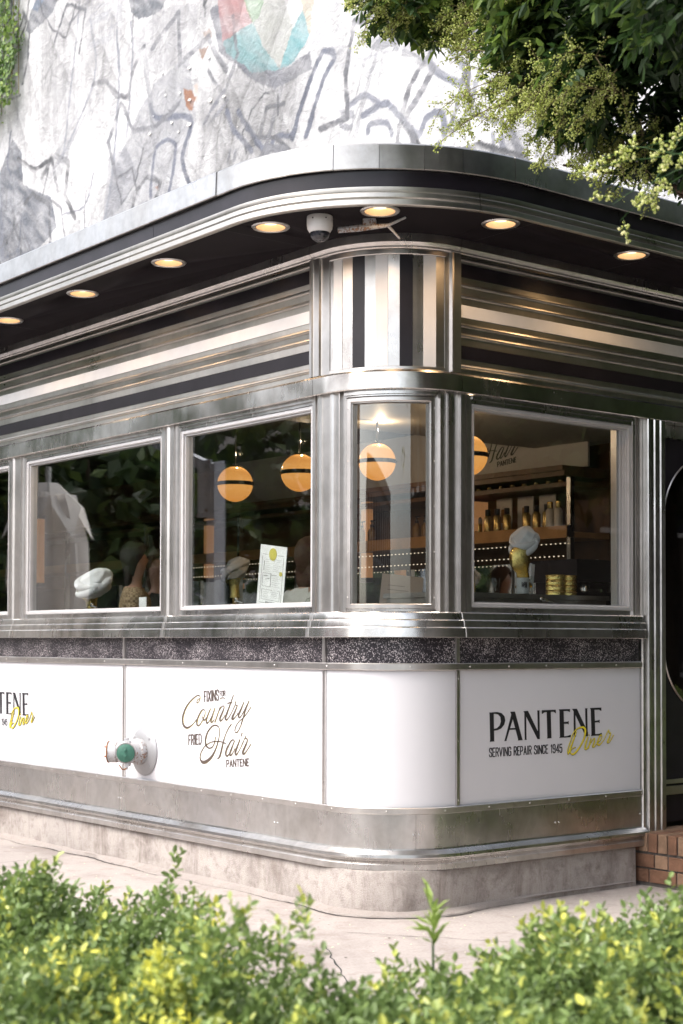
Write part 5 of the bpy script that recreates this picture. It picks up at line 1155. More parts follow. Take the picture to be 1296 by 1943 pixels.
    hb.ball(Vector(hc) + Vector((0, .030, .0)), .092, 20, 0, (.98, .9, 1.12)); hb.ball(Vector(hc) + Vector((0, .05, -.12)), .078, 20, 0, (1.02, .5, 1.45))
    hb.obj('hair', hair, t, 80)
    if top == 'cloth_plaid':
        for sx in (1, -1):
            pb = MB(); pb.ball((.205 * sx, -.03, 1.315), .085, 20, 0, (1.0, 1.05, 1.25)); pb.obj('puff_sleeve', top, t, 80)
    t.scale = (s_,) * 3; return t
person('person with dark hair in a plaid short sleeved blouse behind the left window', (.70, 3.66, .42), R(55), dict(elL=(.30, -.10, 1.16, .042), wrL=(.22, -.33, 1.14, .030), elR=(-.33, -.05, 1.14, .042), wrR=(-.36, -.22, .98, .030)), 'cloth_plaid', 'hair_brown')
person('smiling person with auburn hair at the right side of the left window', (1.25, 4.22, .42), R(-25), dict(elL=(.24, .02, 1.10, .042), wrL=(.16, -.2, 1.02, .030), elR=(-.24, .02, 1.10, .042), wrR=(-.16, -.2, 1.02, .030)), 'cloth_dark', 'hair_auburn', s_=.99)
person('person in a white sleeveless top reaching forward behind the menu card', (.80, 1.70, .42), R(100), dict(elL=(.24, -.22, 1.20, .040), wrL=(.20, -.45, 1.14, .030), elR=(-.24, -.15, 1.15, .040), wrR=(-.20, -.38, 1.1, .030)), 'cloth_white', 'hair_auburn', s_=.96)
# ================================================================== mural building behind the diner
mbld = thing('mural_building', 'tall brick building behind the diner with a grey and white painted wall', 'building', (6, 8, 0))
Y0, Y1, Z0, Z1 = 1.22, 18.2, 4.6, 12.6; st = .0165
ny = int((Y1 - Y0) / st) + 1; nz = int((Z1 - Z0) / st) + 1
yy = np.linspace(Y0, Y1, ny); zz = np.linspace(Z0, Z1, nz); GY, GZZ = np.meshgrid(yy, zz)
p = np.c_[GY.ravel(), GZZ.ravel()]
def fbm(q, s_, oct_=4, seed=0): return sum(vnoise(q * s_ * 2 ** k, seed + k) / 2 ** (k + 1) for k in range(oct_)) / (1 - .5 ** oct_)
wrp = p + .10 * (np.c_[fbm(p, 1.6, 3, 5), fbm(p, 1.6, 3, 9)] - .5) + .035 * (np.c_[fbm(p, 14, 2, 15), fbm(p, 14, 2, 19)] - .5)
# base: off-white with painted drapery folds (streaks that fan downwards)
sh = np.c_[(p[:, 0] + .35 * (p[:, 1] - 8) * (fbm(p, .18, 2, 2) - .5) * 2) * 1.5, p[:, 1] * .28]
fold = fbm(sh, 1.0, 4, 33); f2_ = fbm(np.c_[p[:, 0] * .8 + p[:, 1] * .9, p[:, 1] * .5 - p[:, 0] * .3], .8, 4, 44)
val = .63 - .13 * np.clip((fold - .52) * 5.0, 0, 1) - .13 * np.clip((f2_ - .50) * 4.2, 0, 1)
saw = np.mod(fold * 7.0, 1.0); val -= .08 * saw ** 3 * (fbm(p, .4, 2, 75) > .42)
saw = np.mod(f2_ * 5.0 + .3, 1.0); val -= .09 * saw ** 4
cr_ = np.abs(fbm(p, 1.3, 4, 71) - .5); val -= .11 * (cr_ < .006) * (fbm(p, .7, 2, 72) > .47)
cr_ = np.abs(fbm(p * np.array([1., .7]), 3.1, 3, 81) - .5); val -= .08 * (cr_ < .010) * (fbm(p, 1.1, 2, 82) > .58)
mask = np.clip((9.6 - p[:, 0]) / 1.5, 0, 1) * .4; val = val * (1 - mask) + (.56) * mask
val += .07 * (fbm(np.c_[p[:, 0] * 3 + p[:, 1] * 2, p[:, 1] * 14 - p[:, 0] * 7], 1.0, 3, 160) - .5) + .05 * (fbm(p, 12, 3, 170) - .5)
gs = np.random.default_rng(404); sd_ = np.c_[gs.uniform(7, 18.5, 90), gs.uniform(4, 13, 90)]; ang_ = gs.uniform(0, 6.3, 90)
q_ = wrp + .25 * (np.c_[fbm(p, .6, 2, 205), fbm(p, .6, 2, 206)] - .5); best = np.full(len(p), 1e9); bi = np.zeros(len(p), int)
for i_ in range(90):
    d0 = q_ - sd_[i_]; ca, sa = math.cos(ang_[i_]), math.sin(ang_[i_]); dd_ = (d0[:, 0] * ca + d0[:, 1] * sa) ** 2 * .35 + (-d0[:, 0] * sa + d0[:, 1] * ca) ** 2 * 1.8
    k_ = dd_ < best; best[k_] = dd_[k_]; bi[k_] = i_
d0 = q_ - sd_[bi]; grad = np.clip(.5 + .7 * (-d0[:, 0] * np.sin(ang_[bi]) + d0[:, 1] * np.cos(ang_[bi])), 0, 1)
val -= (.06 * gs.uniform(0, 1, 90)[bi] + .11 * grad * (gs.uniform(0, 1, 90)[bi] > .45)) * np.clip((p[:, 0] - 7.5) / 2, .25, 1)
colr = np.stack([val, val * .995, val * 1.012], 1)
def inpoly(q, poly):
    poly = np.array(poly); ins = np.zeros(len(q), bool); j = len(poly) - 1
    for i in range(len(poly)):
        (xi, yi), (xj, yj) = poly[i], poly[j]
        c = ((yi > q[:, 1]) != (yj > q[:, 1])) & (q[:, 0] < (xj - xi) * (q[:, 1] - yi) / (yj - yi + 1e-12) + xi); ins ^= c; j = i
    return ins
tex = fbm(np.c_[p[:, 0] * 2 + p[:, 1] * 3, p[:, 1] * 9 - p[:, 0] * 6], 1.0, 3, 60)
for pts, c_, a_ in MUR['P']:
    pa = np.array(pts); bb = (wrp[:, 0] > pa[:, 0].min() - .2) & (wrp[:, 0] < pa[:, 0].max() + .2) & (wrp[:, 1] > pa[:, 1].min() - .2) & (wrp[:, 1] < pa[:, 1].max() + .2)
    ids = np.where(bb)[0]; m_ = ids[inpoly(wrp[ids], pts)]
    al = np.clip(a_ * (1.0 + 1.2 * (tex[m_] - .45)), 0, 1)[:, None]; colr[m_] = colr[m_] * (1 - al) + np.array(c_) * al * .46
for pts, w_, c_, a_ in MUR['L']:
    pts = np.array(pts, float); q = []
    for i in range(len(pts) - 1):
        p0, p1, p2, p3 = pts[max(i - 1, 0)], pts[i], pts[i + 1], pts[min(i + 2, len(pts) - 1)]
        for t_ in np.linspace(0, 1, 6, endpoint=False): q.append(.5 * (2 * p1 + (p2 - p0) * t_ + (2 * p0 - 5 * p1 + 4 * p2 - p3) * t_ ** 2 + (3 * p1 - p0 - 3 * p2 + p3) * t_ ** 3))
    q.append(pts[-1]); q = np.array(q)
    ids = np.where((wrp[:, 0] > q[:, 0].min() - .3) & (wrp[:, 0] < q[:, 0].max() + .3) & (wrp[:, 1] > q[:, 1].min() - .3) & (wrp[:, 1] < q[:, 1].max() + .3))[0]
    dm = np.full(len(ids), 9.)
    for a, b in zip(q[:-1], q[1:]):
        ab = b - a; t_ = np.clip(((wrp[ids] - a) @ ab) / (ab @ ab + 1e-9), 0, 1); dm = np.minimum(dm, np.linalg.norm(wrp[ids] - a - t_[:, None] * ab, axis=1))
    al = np.clip((w_ * .80 - dm) / .012 + .5, 0, 1) * np.clip(a_ * (1.45 + 1.5 * (tex[ids] - .5)), 0, 1)
    colr[ids] = colr[ids] * (1 - al[:, None]) + np.array(c_) * np.array([.96, .98, 1.05]) * al[:, None] * .36
gx = np.random.default_rng(909)
for q_i in range(70):
    cy, cz = gx.uniform(3.2, 17.4), gx.uniform(5.2, 12.2); L_ = gx.uniform(.5, 1.5); a0 = gx.uniform(0, 6.3); pts = [np.array([cy, cz])]
    for j in range(int(gx.integers(3, 7))): a0 += gx.choice([-1, 1]) * gx.uniform(.3, 1.9); pts.append(pts[-1] + L_ * .5 * np.array([math.cos(a0), math.sin(a0)]))
    q = np.array(pts); w_ = gx.uniform(.014, .05); g_ = gx.uniform(.07, .18); a_ = gx.uniform(.6, 1.0)
    ids = np.where((wrp[:, 0] > q[:, 0].min() - .2) & (wrp[:, 0] < q[:, 0].max() + .2) & (wrp[:, 1] > q[:, 1].min() - .2) & (wrp[:, 1] < q[:, 1].max() + .2))[0]
    if not len(ids): continue
    dm = np.full(len(ids), 9.)
    for a, b in zip(q[:-1], q[1:]):
        ab = b - a; t_ = np.clip(((wrp[ids] - a) @ ab) / (ab @ ab + 1e-9), 0, 1); dm = np.minimum(dm, np.linalg.norm(wrp[ids] - a - t_[:, None] * ab, axis=1))
    al = np.clip((w_ - dm) / .010 + .5, 0, 1) * np.clip(a_ * (1 + 2.4 * (tex[ids] - .5)), 0, 1)
    colr[ids] = colr[ids] * (1 - al[:, None]) + np.array([g_, g_ * 1.02, g_ * 1.12]) * al[:, None]
for q_i in range(26):       # dry-brush patches
    cy, cz = gx.uniform(3, 17.6), gx.uniform(5.2, 12.3); a0 = gx.uniform(0, 3.14); ra, rb = gx.uniform(.4, 1.2), gx.uniform(.15, .4)
    d0 = wrp - np.array([cy, cz]); du_ = d0[:, 0] * math.cos(a0) + d0[:, 1] * math.sin(a0); dv_ = -d0[:, 0] * math.sin(a0) + d0[:, 1] * math.cos(a0); ids = np.where((du_ / ra) ** 2 + (dv_ / rb) ** 2 < 1)[0]
    if not len(ids): continue
    h_ = fbm(np.c_[du_[ids] * 2.2, dv_[ids] * 22], 1.0, 3, 300 + q_i); al = .62 * np.clip((h_ - .50) * 9, 0, 1) * (1 - ((du_[ids] / ra) ** 2 + (dv_[ids] / rb) ** 2) ** 2); g_ = gx.uniform(.14, .34)
    colr[ids] = colr[ids] * (1 - al[:, None]) + np.array([g_, g_ * 1.02, g_ * 1.10]) * al[:, None]
# painted cloth folds: long creases with one sharp edge, running diagonally
for fa, fs_, am in ((.9, 1.15, .17), (2.1, .8, .13), (1.5, 2.3, .08)):
    cu, su = math.cos(fa), math.sin(fa); al_ = wrp[:, 0] * cu + wrp[:, 1] * su; ac_ = -wrp[:, 0] * su + wrp[:, 1] * cu
    ph_ = ac_ * fs_ * 1.6 + 1.6 * fbm(np.c_[al_ * .35, ac_ * .8], 1.0, 3, int(600 + fa * 10)); sw = np.mod(ph_, 1.0)
    gate = np.clip((fbm(np.c_[al_ * .5, ac_ * .5], 1.0, 2, int(640 + fa * 10)) - .46) * 8, 0, 1) * np.clip((p[:, 0] - 6) / 3, .35, 1)
    colr *= (1 - am * 1.6 * gate * sw ** 2.6)[:, None]
crk = np.abs(fbm(wrp, 2.2, 4, 500) - .5); colr *= (1 - .16 * np.clip(1 - crk / .03, 0, 1) * (fbm(p, .9, 2, 510) > .42))[:, None]
# brick showing where the paint has flaked
pl = fbm(p, 5, 3, 91)
near = np.exp(-(((p[:, 0] - 11.0) / .55) ** 2 + ((p[:, 1] - 8.9 - (p[:, 0] - 11.0) * .9) / .75) ** 2)) 
fl = (near * (pl - .35) > .30)
colr[fl] = colr[fl] * .55 + np.array((.50, .36, .28)) * .45
V = np.c_[np.zeros(len(p)), p[:, 0] - 8, p[:, 1]]
i0 = (np.arange(nz - 1)[:, None] * ny + np.arange(ny - 1)[None]).ravel(); F = np.c_[i0 + 1, i0, i0 + ny, i0 + ny + 1]
o = big_mesh('painted_wall', V, F, 'mural_paint', mbld, smooth=True)
at = o.data.color_attributes.new('paint', 'FLOAT_COLOR', 'POINT'); at.data.foreach_set('color', np.c_[np.clip(colr, 0, 1), np.ones(len(p))].astype(np.float32).ravel())
mb = MB(); mb.box((.01, -6.9, 0), (10, 16, 14)); mb.obj('brick_wall', 'pale_brick', mbld)
# little lifted paint flakes
mb = MB()
for k in range(16):
    y = 11.3 + random.gauss(0, .45); z = 8.9 + (y - 11.3) * -.1 + random.gauss(0, .8); s_ = random.uniform(.02, .09)
    mb.add([(-.004, y - 8, z), (-.004, y - 8 + s_, z + s_ * .3), (-.03 * random.random() - .01, y - 8 + s_ * .8, z - s_ * .4), (-.02, y - 8 + s_ * .1, z - s_ * .5)], [(0, 1, 2, 3)])
mb.obj('paint_flakes', 'sign_white', mbld)['kind'] = 'stuff'

# ivy hanging at the top left
iv = thing('ivy', 'green ivy hanging down the painted wall at the top left', 'ivy', (5.95, 16.6, 9.7))
k = 5200; y = rng.uniform(15.75, 18.2, k); z = rng.uniform(9.7, 13.0, k)
edge = 15.75 + .35 * vnoise(np.c_[z * 1.6, z * 0], 3) + .22 * vnoise(np.c_[z * 5, z * 0], 8); low = 10.0 + .9 * vnoise(np.c_[y * 2.2, y * 0], 5) - .35 * (y < 16.6)
ok = (y > edge) & (z > low - .25); y, z = y[ok], z[ok]; k = len(y)
x = 5.95 - rng.uniform(0, .28, k) * (.4 + vnoise(np.c_[y * 3, z * 3], 6)); cl = vnoise(np.c_[y * 5, z * 5], 12)
dirs = norm(np.c_[rng.normal(-.35, .3, k), rng.normal(0, .5, k), rng.normal(-1, .4, k)])
V, F = scatter(LEAF6, LEAF6F, np.c_[x, y, z] - np.array((5.95, 16.6, 9.7)), dirs, norm(np.c_[-np.ones(k), rng.normal(0, .5, (k, 2))]), rng.uniform(.05, .11, k))
big_mesh('leaves', V, F, 'ivy_leaf', iv, np.repeat(np.clip(.15 + .6 * cl + rng.normal(0, .2, k) + .1, 0, 1), len(LEAF6)), False)
mb = MB()
for q in range(9):
    y = 16 + q * .24; mb.tube([(-.02, y - 16.6, 3.2), (-.03, y - 16.6 + random.uniform(-.1, .1), 1.5), (-.03, y - 16.6 + random.uniform(-.15, .15), random.uniform(.1, .6))], .008, 6)
mb.obj('stem', 'twig', iv)

# ================================================================== hedge shrubs in the foreground
def cam_pt(px, depth, z):          # ground-plan point at a given distance ahead of the photographer
    t_ = (px - 648) / 2909; q = CAMPOS + depth * (fw + t_ * r2); return np.array([q[0], q[1], z])
def shrub(c, rx, top, label, tipc=.0, seed=0, dens=1.0, cat='shrub', size=.0205):
    g = np.random.default_rng(seed); h = top - .012 - GZ
    t = thing('boxwood_shrub', label, cat, (float(c[0]), float(c[1]), GZ), 0, 'clipped boxwood shrubs in the foreground hedge')
    nt_ = int(3300 * dens * (rx / .45) ** 2)
    th = g.uniform(0, 2 * math.pi, nt_); u_ = g.uniform(0.12, 1, nt_); ph = np.arcsin(u_)
    d = np.c_[np.cos(ph) * np.cos(th), np.cos(ph) * np.sin(th), np.sin(ph)]
    nz_ = vnoise(d * 3.2 + seed * 7.1, seed) * .6 + vnoise(d * 8 + seed * 3.3, seed + 1) * .4
    rad = (.66 + .56 * nz_) * (1 - .42 * g.uniform(0, 1, nt_) ** 2.4)
    sup = (np.abs(d) ** 3).sum(1) ** (-1 / 3.)
    tip = d * rad[:, None] * np.minimum(sup, 1.25)[:, None] * np.array([rx, rx, h])
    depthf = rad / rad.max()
    nl = 9; tw = norm(d * np.array([1, 1, .9]) + g.normal(0, .6, (nt_, 3)) + np.array([0, 0, .3]))
    base_ = np.repeat(tip, nl, 0); dirr = np.repeat(tw, nl, 0); k = np.tile(np.arange(nl), nt_)
    a = k * 2.4 + np.repeat(g.uniform(0, 6.3, nt_), nl); ax = norm(np.cross(dirr, g.normal(0, 1, (len(dirr), 3)) * .01 + np.array([0.31, .2, .93]))); bx = np.cross(dirr, ax)
    side = ax * np.cos(a)[:, None] + bx * np.sin(a)[:, None]
    pos = base_ + dirr * ((k - 4) * .0085)[:, None]; ld = norm(side + dirr * (.35 + .12 * k)[:, None] + g.normal(0, .18, side.shape))
    tn = np.clip(.12 + .50 * np.repeat(depthf ** 2, nl) * g.uniform(.5, 1.1, len(pos)) + (.30 + tipc) * (k >= 6) * np.repeat(g.uniform(0, 1, nt_) ** 1.5 * (vnoise(d * 2.5 + 9, seed + 5) > .42), nl) + .5 * tipc * np.repeat((vnoise(d * 4, seed + 3) > .58), nl), 0, 1)  # deeper leaves tinted darker: shade inside the shrub painted in; yellow tips are growth
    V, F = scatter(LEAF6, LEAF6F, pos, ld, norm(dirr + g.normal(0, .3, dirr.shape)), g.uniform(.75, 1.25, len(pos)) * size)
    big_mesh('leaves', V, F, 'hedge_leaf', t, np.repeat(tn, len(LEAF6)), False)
    mb = MB()
    for q in range(46):
        a_ = g.uniform(0, 6.3); e = g.uniform(.3, 1.0); r_ = rx * g.uniform(.45, .85)
        mb.tube([(0, 0, .02), (r_ * .35 * math.cos(a_), r_ * .35 * math.sin(a_), h * e * .45), (r_ * math.cos(a_), r_ * math.sin(a_), h * e * .88)], [.009, .006, .002], 5)
    mb.obj('branches', 'twig', t)
    return t
SH = [
 (10, 3.75, .48, .885, 'dark green shrub at the far left, highest against the pavement', .0),
 (235, 3.45, .34, .875, 'green shrub with loose sprigs behind the yellow tipped one', .05),
 (95, 2.95, .46, .85, 'shrub with bare twigs showing at the lower left corner', .22),
 (355, 3.0, .36, .855, 'bright yellow tipped shrub left of the middle', .5),
 (540, 2.75, .42, .845, 'low pale green shrub just left of the tall weed', .05),
 (800, 2.80, .36, .815, 'low soft green shrub behind the tall weed stem', .05),
 (1010, 3.02, .44, .815, 'pale green shrub right of the tall weed', .06),
 (1290, 3.25, .46, .90, 'pale green shrub at the right edge below the brick step', .08),
 (1180, 2.55, .38, .79, 'leafy shrub at the lower right corner of the photo', .08),
 (330, 2.35, .36, .80, 'shrub at the bottom edge below the yellow tips', .25),
 (860, 2.32, .34, .79, 'shrub at the bottom edge right of the middle', .04),
 (20, 2.35, .34, .80, 'shrub at the bottom left edge with woody stems', .12),
]
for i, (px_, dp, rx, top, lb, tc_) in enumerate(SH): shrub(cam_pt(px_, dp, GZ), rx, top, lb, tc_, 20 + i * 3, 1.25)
kerb0 = None  # kerbside row added out of view: darkens the steel's reflections, shades the pavement
for i in range(9):
    q_ = (1.35 + i * .82, -2.15 - (i % 2) * .12, GZ)
    if kerb0 is None: kerb0 = [o for o in bpy.data.objects if o.name.startswith('boxwood_shrub') and o.parent is None][0]
    c_ = dup(kerb0, q_, i * 1.3, 'shrub in an added kerbside row right of the frame, put there to darken reflections', (1.15, 1.15, 1.15)); c_['group'] = 'added kerbside shrubs outside the frame'
# soil under the hedge
mb = MB(); q = [cam_pt(-500, 2.6, 0), cam_pt(1800, 2.0, 0), cam_pt(1800, 3.3, 0), cam_pt(-500, 4.1, 0)]
mb.add([(a[0], a[1], GZ + .03) for a in q] + [(a[0], a[1], GZ - .01) for a in q], [(0, 1, 2, 3), (0, 4, 5, 1), (1, 5, 6, 2), (2, 6, 7, 3), (3, 7, 4, 0)]); plain('soil', (.06, .045, .03), .95, 0, .2, .3, 20, .6); tag(mb.obj('planting_bed', 'soil'), kind='structure')
# tall weed
c = cam_pt(822, 3.15, GZ); t = thing('weed', 'tall pale green weed with feathery leaves rising above the hedge', 'weed', tuple(c))
mb = MB(); zt = .88; t.scale = (1, 1, 1); mb.tube([(0, 0, 0), (.004, .002, .5), (.0, 0, zt)], [.006, .005, .002], 6); mb.obj('stem', 'ivy_leaf', t)
g = np.random.default_rng(5); k = 34; zz_ = np.concatenate([g.uniform(.62, zt, 14), np.full(20, zt - .02) - g.uniform(0, .07, 20)]); a = g.uniform(0, 6.3, k)
dd = norm(np.c_[np.cos(a), np.sin(a), g.uniform(.1, 1.8, k)])
V, F = scatter(LEAF6 * np.array([.32, 1, 1]), LEAF6F, np.c_[np.zeros(k), np.zeros(k), zz_], dd, np.tile([0, 0, 1.], (k, 1)), g.uniform(.038, .068, k)); big_mesh('leaves', V, F, 'ivy_leaf', t, np.full(len(V), 1.0), False)

# ================================================================== trees
def limbs(mb, start, end, r0, r1, wob=.12, n=6, seed=0):
    g = random.Random(seed); s_, e = Vector(start), Vector(end); pts = []
    for i in range(n + 1):
        t_ = i / n; q = s_.lerp(e, t_) + Vector((g.uniform(-wob, wob), g.uniform(-wob, wob), g.uniform(-wob, wob))) * math.sin(math.pi * t_); pts.append(q)
    mb.tube(pts, [r0 + (r1 - r0) * i / n for i in range(n + 1)], 9); return pts
def compound(g, cen, out, nleaf, lsz, rlen):     # leaf stalks with paired leaflets
    n = len(cen); dr = norm(out + g.normal(0, .5, (n, 3)) + np.array([0, 0, -.45])); k = np.tile(np.arange(nleaf), n); s_ = np.where(k % 2, 1, -1)
    d = np.repeat(dr, nleaf, 0); base_ = np.repeat(cen, nleaf, 0) + d * ((k // 2 + 1) / (nleaf / 2) * rlen)[:, None]
    sd = norm(np.cross(d, np.array([0.1, .2, 1.]))) * s_[:, None]; ld = norm(sd + d * .7 + g.normal(0, .22, sd.shape) + np.array([0, 0, -.35]))
    return base_, ld
TB = Vector((.95, -2.75, GZ))
T = thing('flowering_tree', 'leafy street tree with dark foliage and yellow green flower sprays overhanging top right', 'tree', tuple(TB))
mb = MB(); limbs(mb, (0, 0, 0), (-.15, .05, 2.5), .15, .12, .05, 6, 1)
ends = [(-.9, .9, 3.4), (.6, -.5, 3.9), (-1.5, .3, 3.6), (.2, 1.1, 3.7), (1.3, .7, 3.5), (-.6, -1.3, 3.7)]
for i, e in enumerate(ends):
    q = limbs(mb, (-.15, .05, 2.45), e, .07, .018, .15, 6, 5 + i)
    for j in range(3): limbs(mb, q[3 + j], q[3 + j] + Vector((random.uniform(-.7, .5), random.uniform(-.4, .7), random.uniform(-.1, .5))), .02, .005, .06, 4, 30 + i * 3 + j)
mb.obj('trunk', 'bark', T)
g = np.random.default_rng(77)
def cpx(px_, py_, dp):     # a crown point seen at px_,py_ at that distance (in-frame crown shape measured in the photograph, held in world units)
    q = CAMPOS + dp * (fw + r2 * (px_ - 648) / 2909 - u2 * (py_ - 1142.8) / 2909); return q - np.array(TB)
lobes = [(1150, 40, 6.3, .36), (1240, 130, 6.0, .34), (1085, 110, 6.5, .17), (1180, 205, 6.1, .15), (1300, 30, 6.2, .44), (1070, 0, 6.5, .26), (1030, 195, 6.4, .07), (1290, 215, 6.0, .12), (1115, 165, 6.3, .18), (760, -18, 6.7, .10), (820, -10, 6.8, .12), (940, -40, 6.8, .22),
         (1400, 60, 6.0, .6), (1500, -100, 6.2, .8), (1300, -200, 6.2, .8), (1050, -200, 6.8, .5), (1650, -80, 5.4, .7), (1500, -150, 5.0, .6), (1800, -150, 5.6, .9), (1350, -350, 5.6, .8), (2000, -50, 6.5, 1.0), (1500, 200, 6.6, .5), (1750, -100, 6.5, .8)]  # out-of-frame lobes widen the crown, added to shade the right-hand pavement
C_ = []; O_ = []
for (a, b, dp, r_) in lobes:
    n = int(2100 * (r_ / .42) ** 2.2); n = min(n, 3600 if a < 1350 else 1500); d = norm(g.normal(0, 1, (n, 3))); rr = g.uniform(.35, 1, n) ** .6 * r_ * .92 * (.8 + .5 * vnoise(d * 3 + a, 3))
    q = cpx(a, b, dp) + d * rr[:, None] * np.array([1.1, 1.1, .9]); C_.append(q); O_.append(d)
C_ = np.concatenate(C_); O_ = np.concatenate(O_)
keep = vnoise((C_ + 20) * 5.0, 8) > .50; C_, O_ = C_[keep], O_[keep]
C_ = C_[(C_ + np.array(TB))[:, 2] > 3.05]; O_ = O_[:len(C_)]
bp_, ld = compound(g, C_, O_, 6, .05, .12)
V, F = scatter(LEAF6 * np.array([.75, 1, 1]), LEAF6F, bp_, ld, norm(g.normal(0, .5, bp_.shape) + np.array([-.3, -.3, 1])), g.uniform(.045, .085, len(bp_)))
tn = np.clip(.25 + .5 * (vnoise((bp_ + 9) * 3, 2) - .4) + g.normal(0, .18, len(bp_)) + .35 * np.clip(1 - ((bp_ + np.array(TB) - CAMPOS) @ r2 - .75) / .35, 0, 1), 0, 1)  # last term paints the left edge's sunlit leaves brighter
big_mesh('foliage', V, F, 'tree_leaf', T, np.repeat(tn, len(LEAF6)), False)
# brighter leaves and flower sprays at the crown's edge
def spray(base_, tipd, L_, n_side, g, store, sc_=1.0):
    mb, P_ = store; p0 = Vector(base_); d = Vector(tipd).normalized(); pts = [p0]
    for i in range(6): d = (d + Vector((g.normal(0, .12), g.normal(0, .12), -.05 + g.normal(0, .08)))).normalized(); pts.append(pts[-1] + d * L_ / 6)
    mb.tube(pts, [.003 * sc_, .0028 * sc_, .0025 * sc_, .002 * sc_, .0018 * sc_, .0015 * sc_, .001 * sc_], 4)
    for i in range(n_side):
        t_ = g.uniform(.1, 1) * 5.99; k = int(t_); q = pts[k].lerp(pts[k + 1], t_ - k); sd = (d + Vector(g.normal(0, 1.0, 3))).normalized(); ll = L_ * g.uniform(.12, .34)
        mb.tube([q, q + sd * ll * .5, q + sd * ll], [.0014 * sc_, .0011 * sc_, .0007 * sc_], 3)
        for j in range(int(12 + ll * 110)):
            f_ = g.uniform(.25, 1); P_.append(q + sd * ll * f_ + Vector(g.normal(0, .008 * sc_, 3)))
st1 = (MB(), [])
ed_ = [(720, -15, 6.6, (-1, .1, -.35)), (760, -5, 6.6, (-.9, .2, -.6)), (800, -20, 6.7, (-.8, .3, -.5)), (870, 0, 6.7, (-.5, .3, -.8)), (900, 20, 6.6, (-.8, .3, -.1)), (950, 40, 6.5, (-.9, .4, .1)), (940, 80, 6.5, (-.8, .4, -.2)), (960, 110, 6.4, (-.9, .3, 0)), (975, 150, 6.4, (-.9, .4, -.1)), (985, 200, 6.3, (-1, .3, -.1)),
       (960, 195, 6.3, (-1, .3, .1)), (1000, 225, 6.3, (-.9, .3, -.3)), (1040, 235, 6.3, (-.7, .3, -.6)), (1070, 250, 6.2, (-.4, .3, -.9)), (1100, 265, 6.2, (-.5, .3, -.8)), (1130, 275, 6.2, (-.2, .3, -.9)), (1160, 280, 6.2, (-.5, .2, -.8)), (1210, 260, 6.1, (.1, .3, -.9)), (1010, 60, 6.3, (-.8, .3, .1)), (1040, 110, 6.2, (-.6, .3, -.3)),
       (1080, 200, 6.0, (-.5, 0, -.4)), (1110, 140, 5.9, (-.4, -.1, -.4)), (930, 0, 6.6, (-.6, .4, -.3)), (990, 30, 6.4, (-.6, .4, -.2)), (1000, 90, 6.3, (-.8, .4, -.4)), (1150, 200, 5.9, (-.4, 0, -.5)), (1060, 160, 6.1, (-.5, .1, -.4)), (1180, 290, 6.2, (-.8, .4, -.5)), (1230, 300, 6.2, (-.6, .4, -.6)), (1020, 180, 6.2, (-.8, .1, -.4))]
for (a, b, dp, d) in ed_:
    wd = r2 * d[0] + fh * d[1] + up * d[2]
    for z_ in range(4): spray(cpx(a + 28 + g.normal(0, 20), b * .88 - 8 + g.normal(0, 14), dp), wd + g.normal(0, .3, 3), g.uniform(.16, .30) * (1.3 if 150 < b < 210 and a < 1000 else 1), 12, g, st1)
st1[0].obj('flower_stalks', 'twig', T)
B_ = np.array([tuple(q) for q in st1[1]]); n = len(B_)
V, F = scatter(BUD, BUDF, B_, g.normal(0, 1, (n, 3)), g.normal(0, 1, (n, 3)), g.uniform(.005, .011, n)); big_mesh('flower_sprays', V, F, 'flower_spray', T, np.repeat(np.clip(g.normal(.42, .22, n), 0, 1), len(BUD)), False)
# nearer lit sprays with cream blossom at the right edge
st2 = (MB(), [])
for (a, b, dp, d) in [(1300, 290, 4.6, (-1, .1, -.15)), (1310, 315, 4.6, (-.9, .1, -.35)), (1310, 255, 4.6, (-.9, 0, -.3)), (1300, 330, 4.6, (-.8, .1, -.5)), (1305, 250, 4.7, (-.5, 0, -.6)), (1320, 300, 4.5, (-.7, 0, .1))]:
    wd = r2 * d[0] + fh * d[1] + up * d[2]; spray(cpx(a, b, dp), wd, g.uniform(.2, .34), 4, g, st2, .8)
st2[0].obj('flower_stalks', 'ivy_leaf', T)
B_ = np.array([tuple(q) for q in st2[1]]); n = len(B_)
V, F = scatter(BUD, BUDF, B_, g.normal(0, 1, (n, 3)), g.normal(0, 1, (n, 3)), g.uniform(.007, .014, n)); big_mesh('cream_blossom', V, F, 'flower_spray', T, np.repeat(np.clip(g.normal(.62, .25, n), 0, 1), len(BUD)), False)

def far_tree(loc, h, r_, seed, label, group='street trees that show as reflections in the glass'):
    g = np.random.default_rng(seed); t = thing('street_tree', label, 'tree', loc, 0, group)
    mb = MB(); limbs(mb, (0, 0, 0), (0, 0, h * .5), .16, .12, .1, 5, seed)
    for k in range(6): a = k * 1.05; limbs(mb, (0, 0, h * .42), (r_ * .7 * math.cos(a), r_ * .7 * math.sin(a), h * .8), .07, .02, .2, 5, seed + k)
    mb.obj('trunk', 'bark', t)
    n = 5200 if loc[1] > 0 else 12000; d = norm(g.normal(0, 1, (n, 3))); rr = g.uniform(.25, 1, n) ** .5 * (.75 + .5 * vnoise(d * 2.6 + seed, seed)); q = d * rr[:, None] * np.array([r_, r_, h * .34]) + np.array([0, 0, h * .66])
    keep = vnoise((q + 30) * 1.6, seed + 2) > .36; q = q[keep]; n = len(q)
    V, F = scatter(LEAF4, LEAF4F, q, g.normal(0, 1, (n, 3)), g.normal(0, 1, (n, 3)), g.uniform(.22, .42, n)); big_mesh('crown', V, F, 'far_leaf', t, np.repeat(g.uniform(0, .9, n), 4), False)
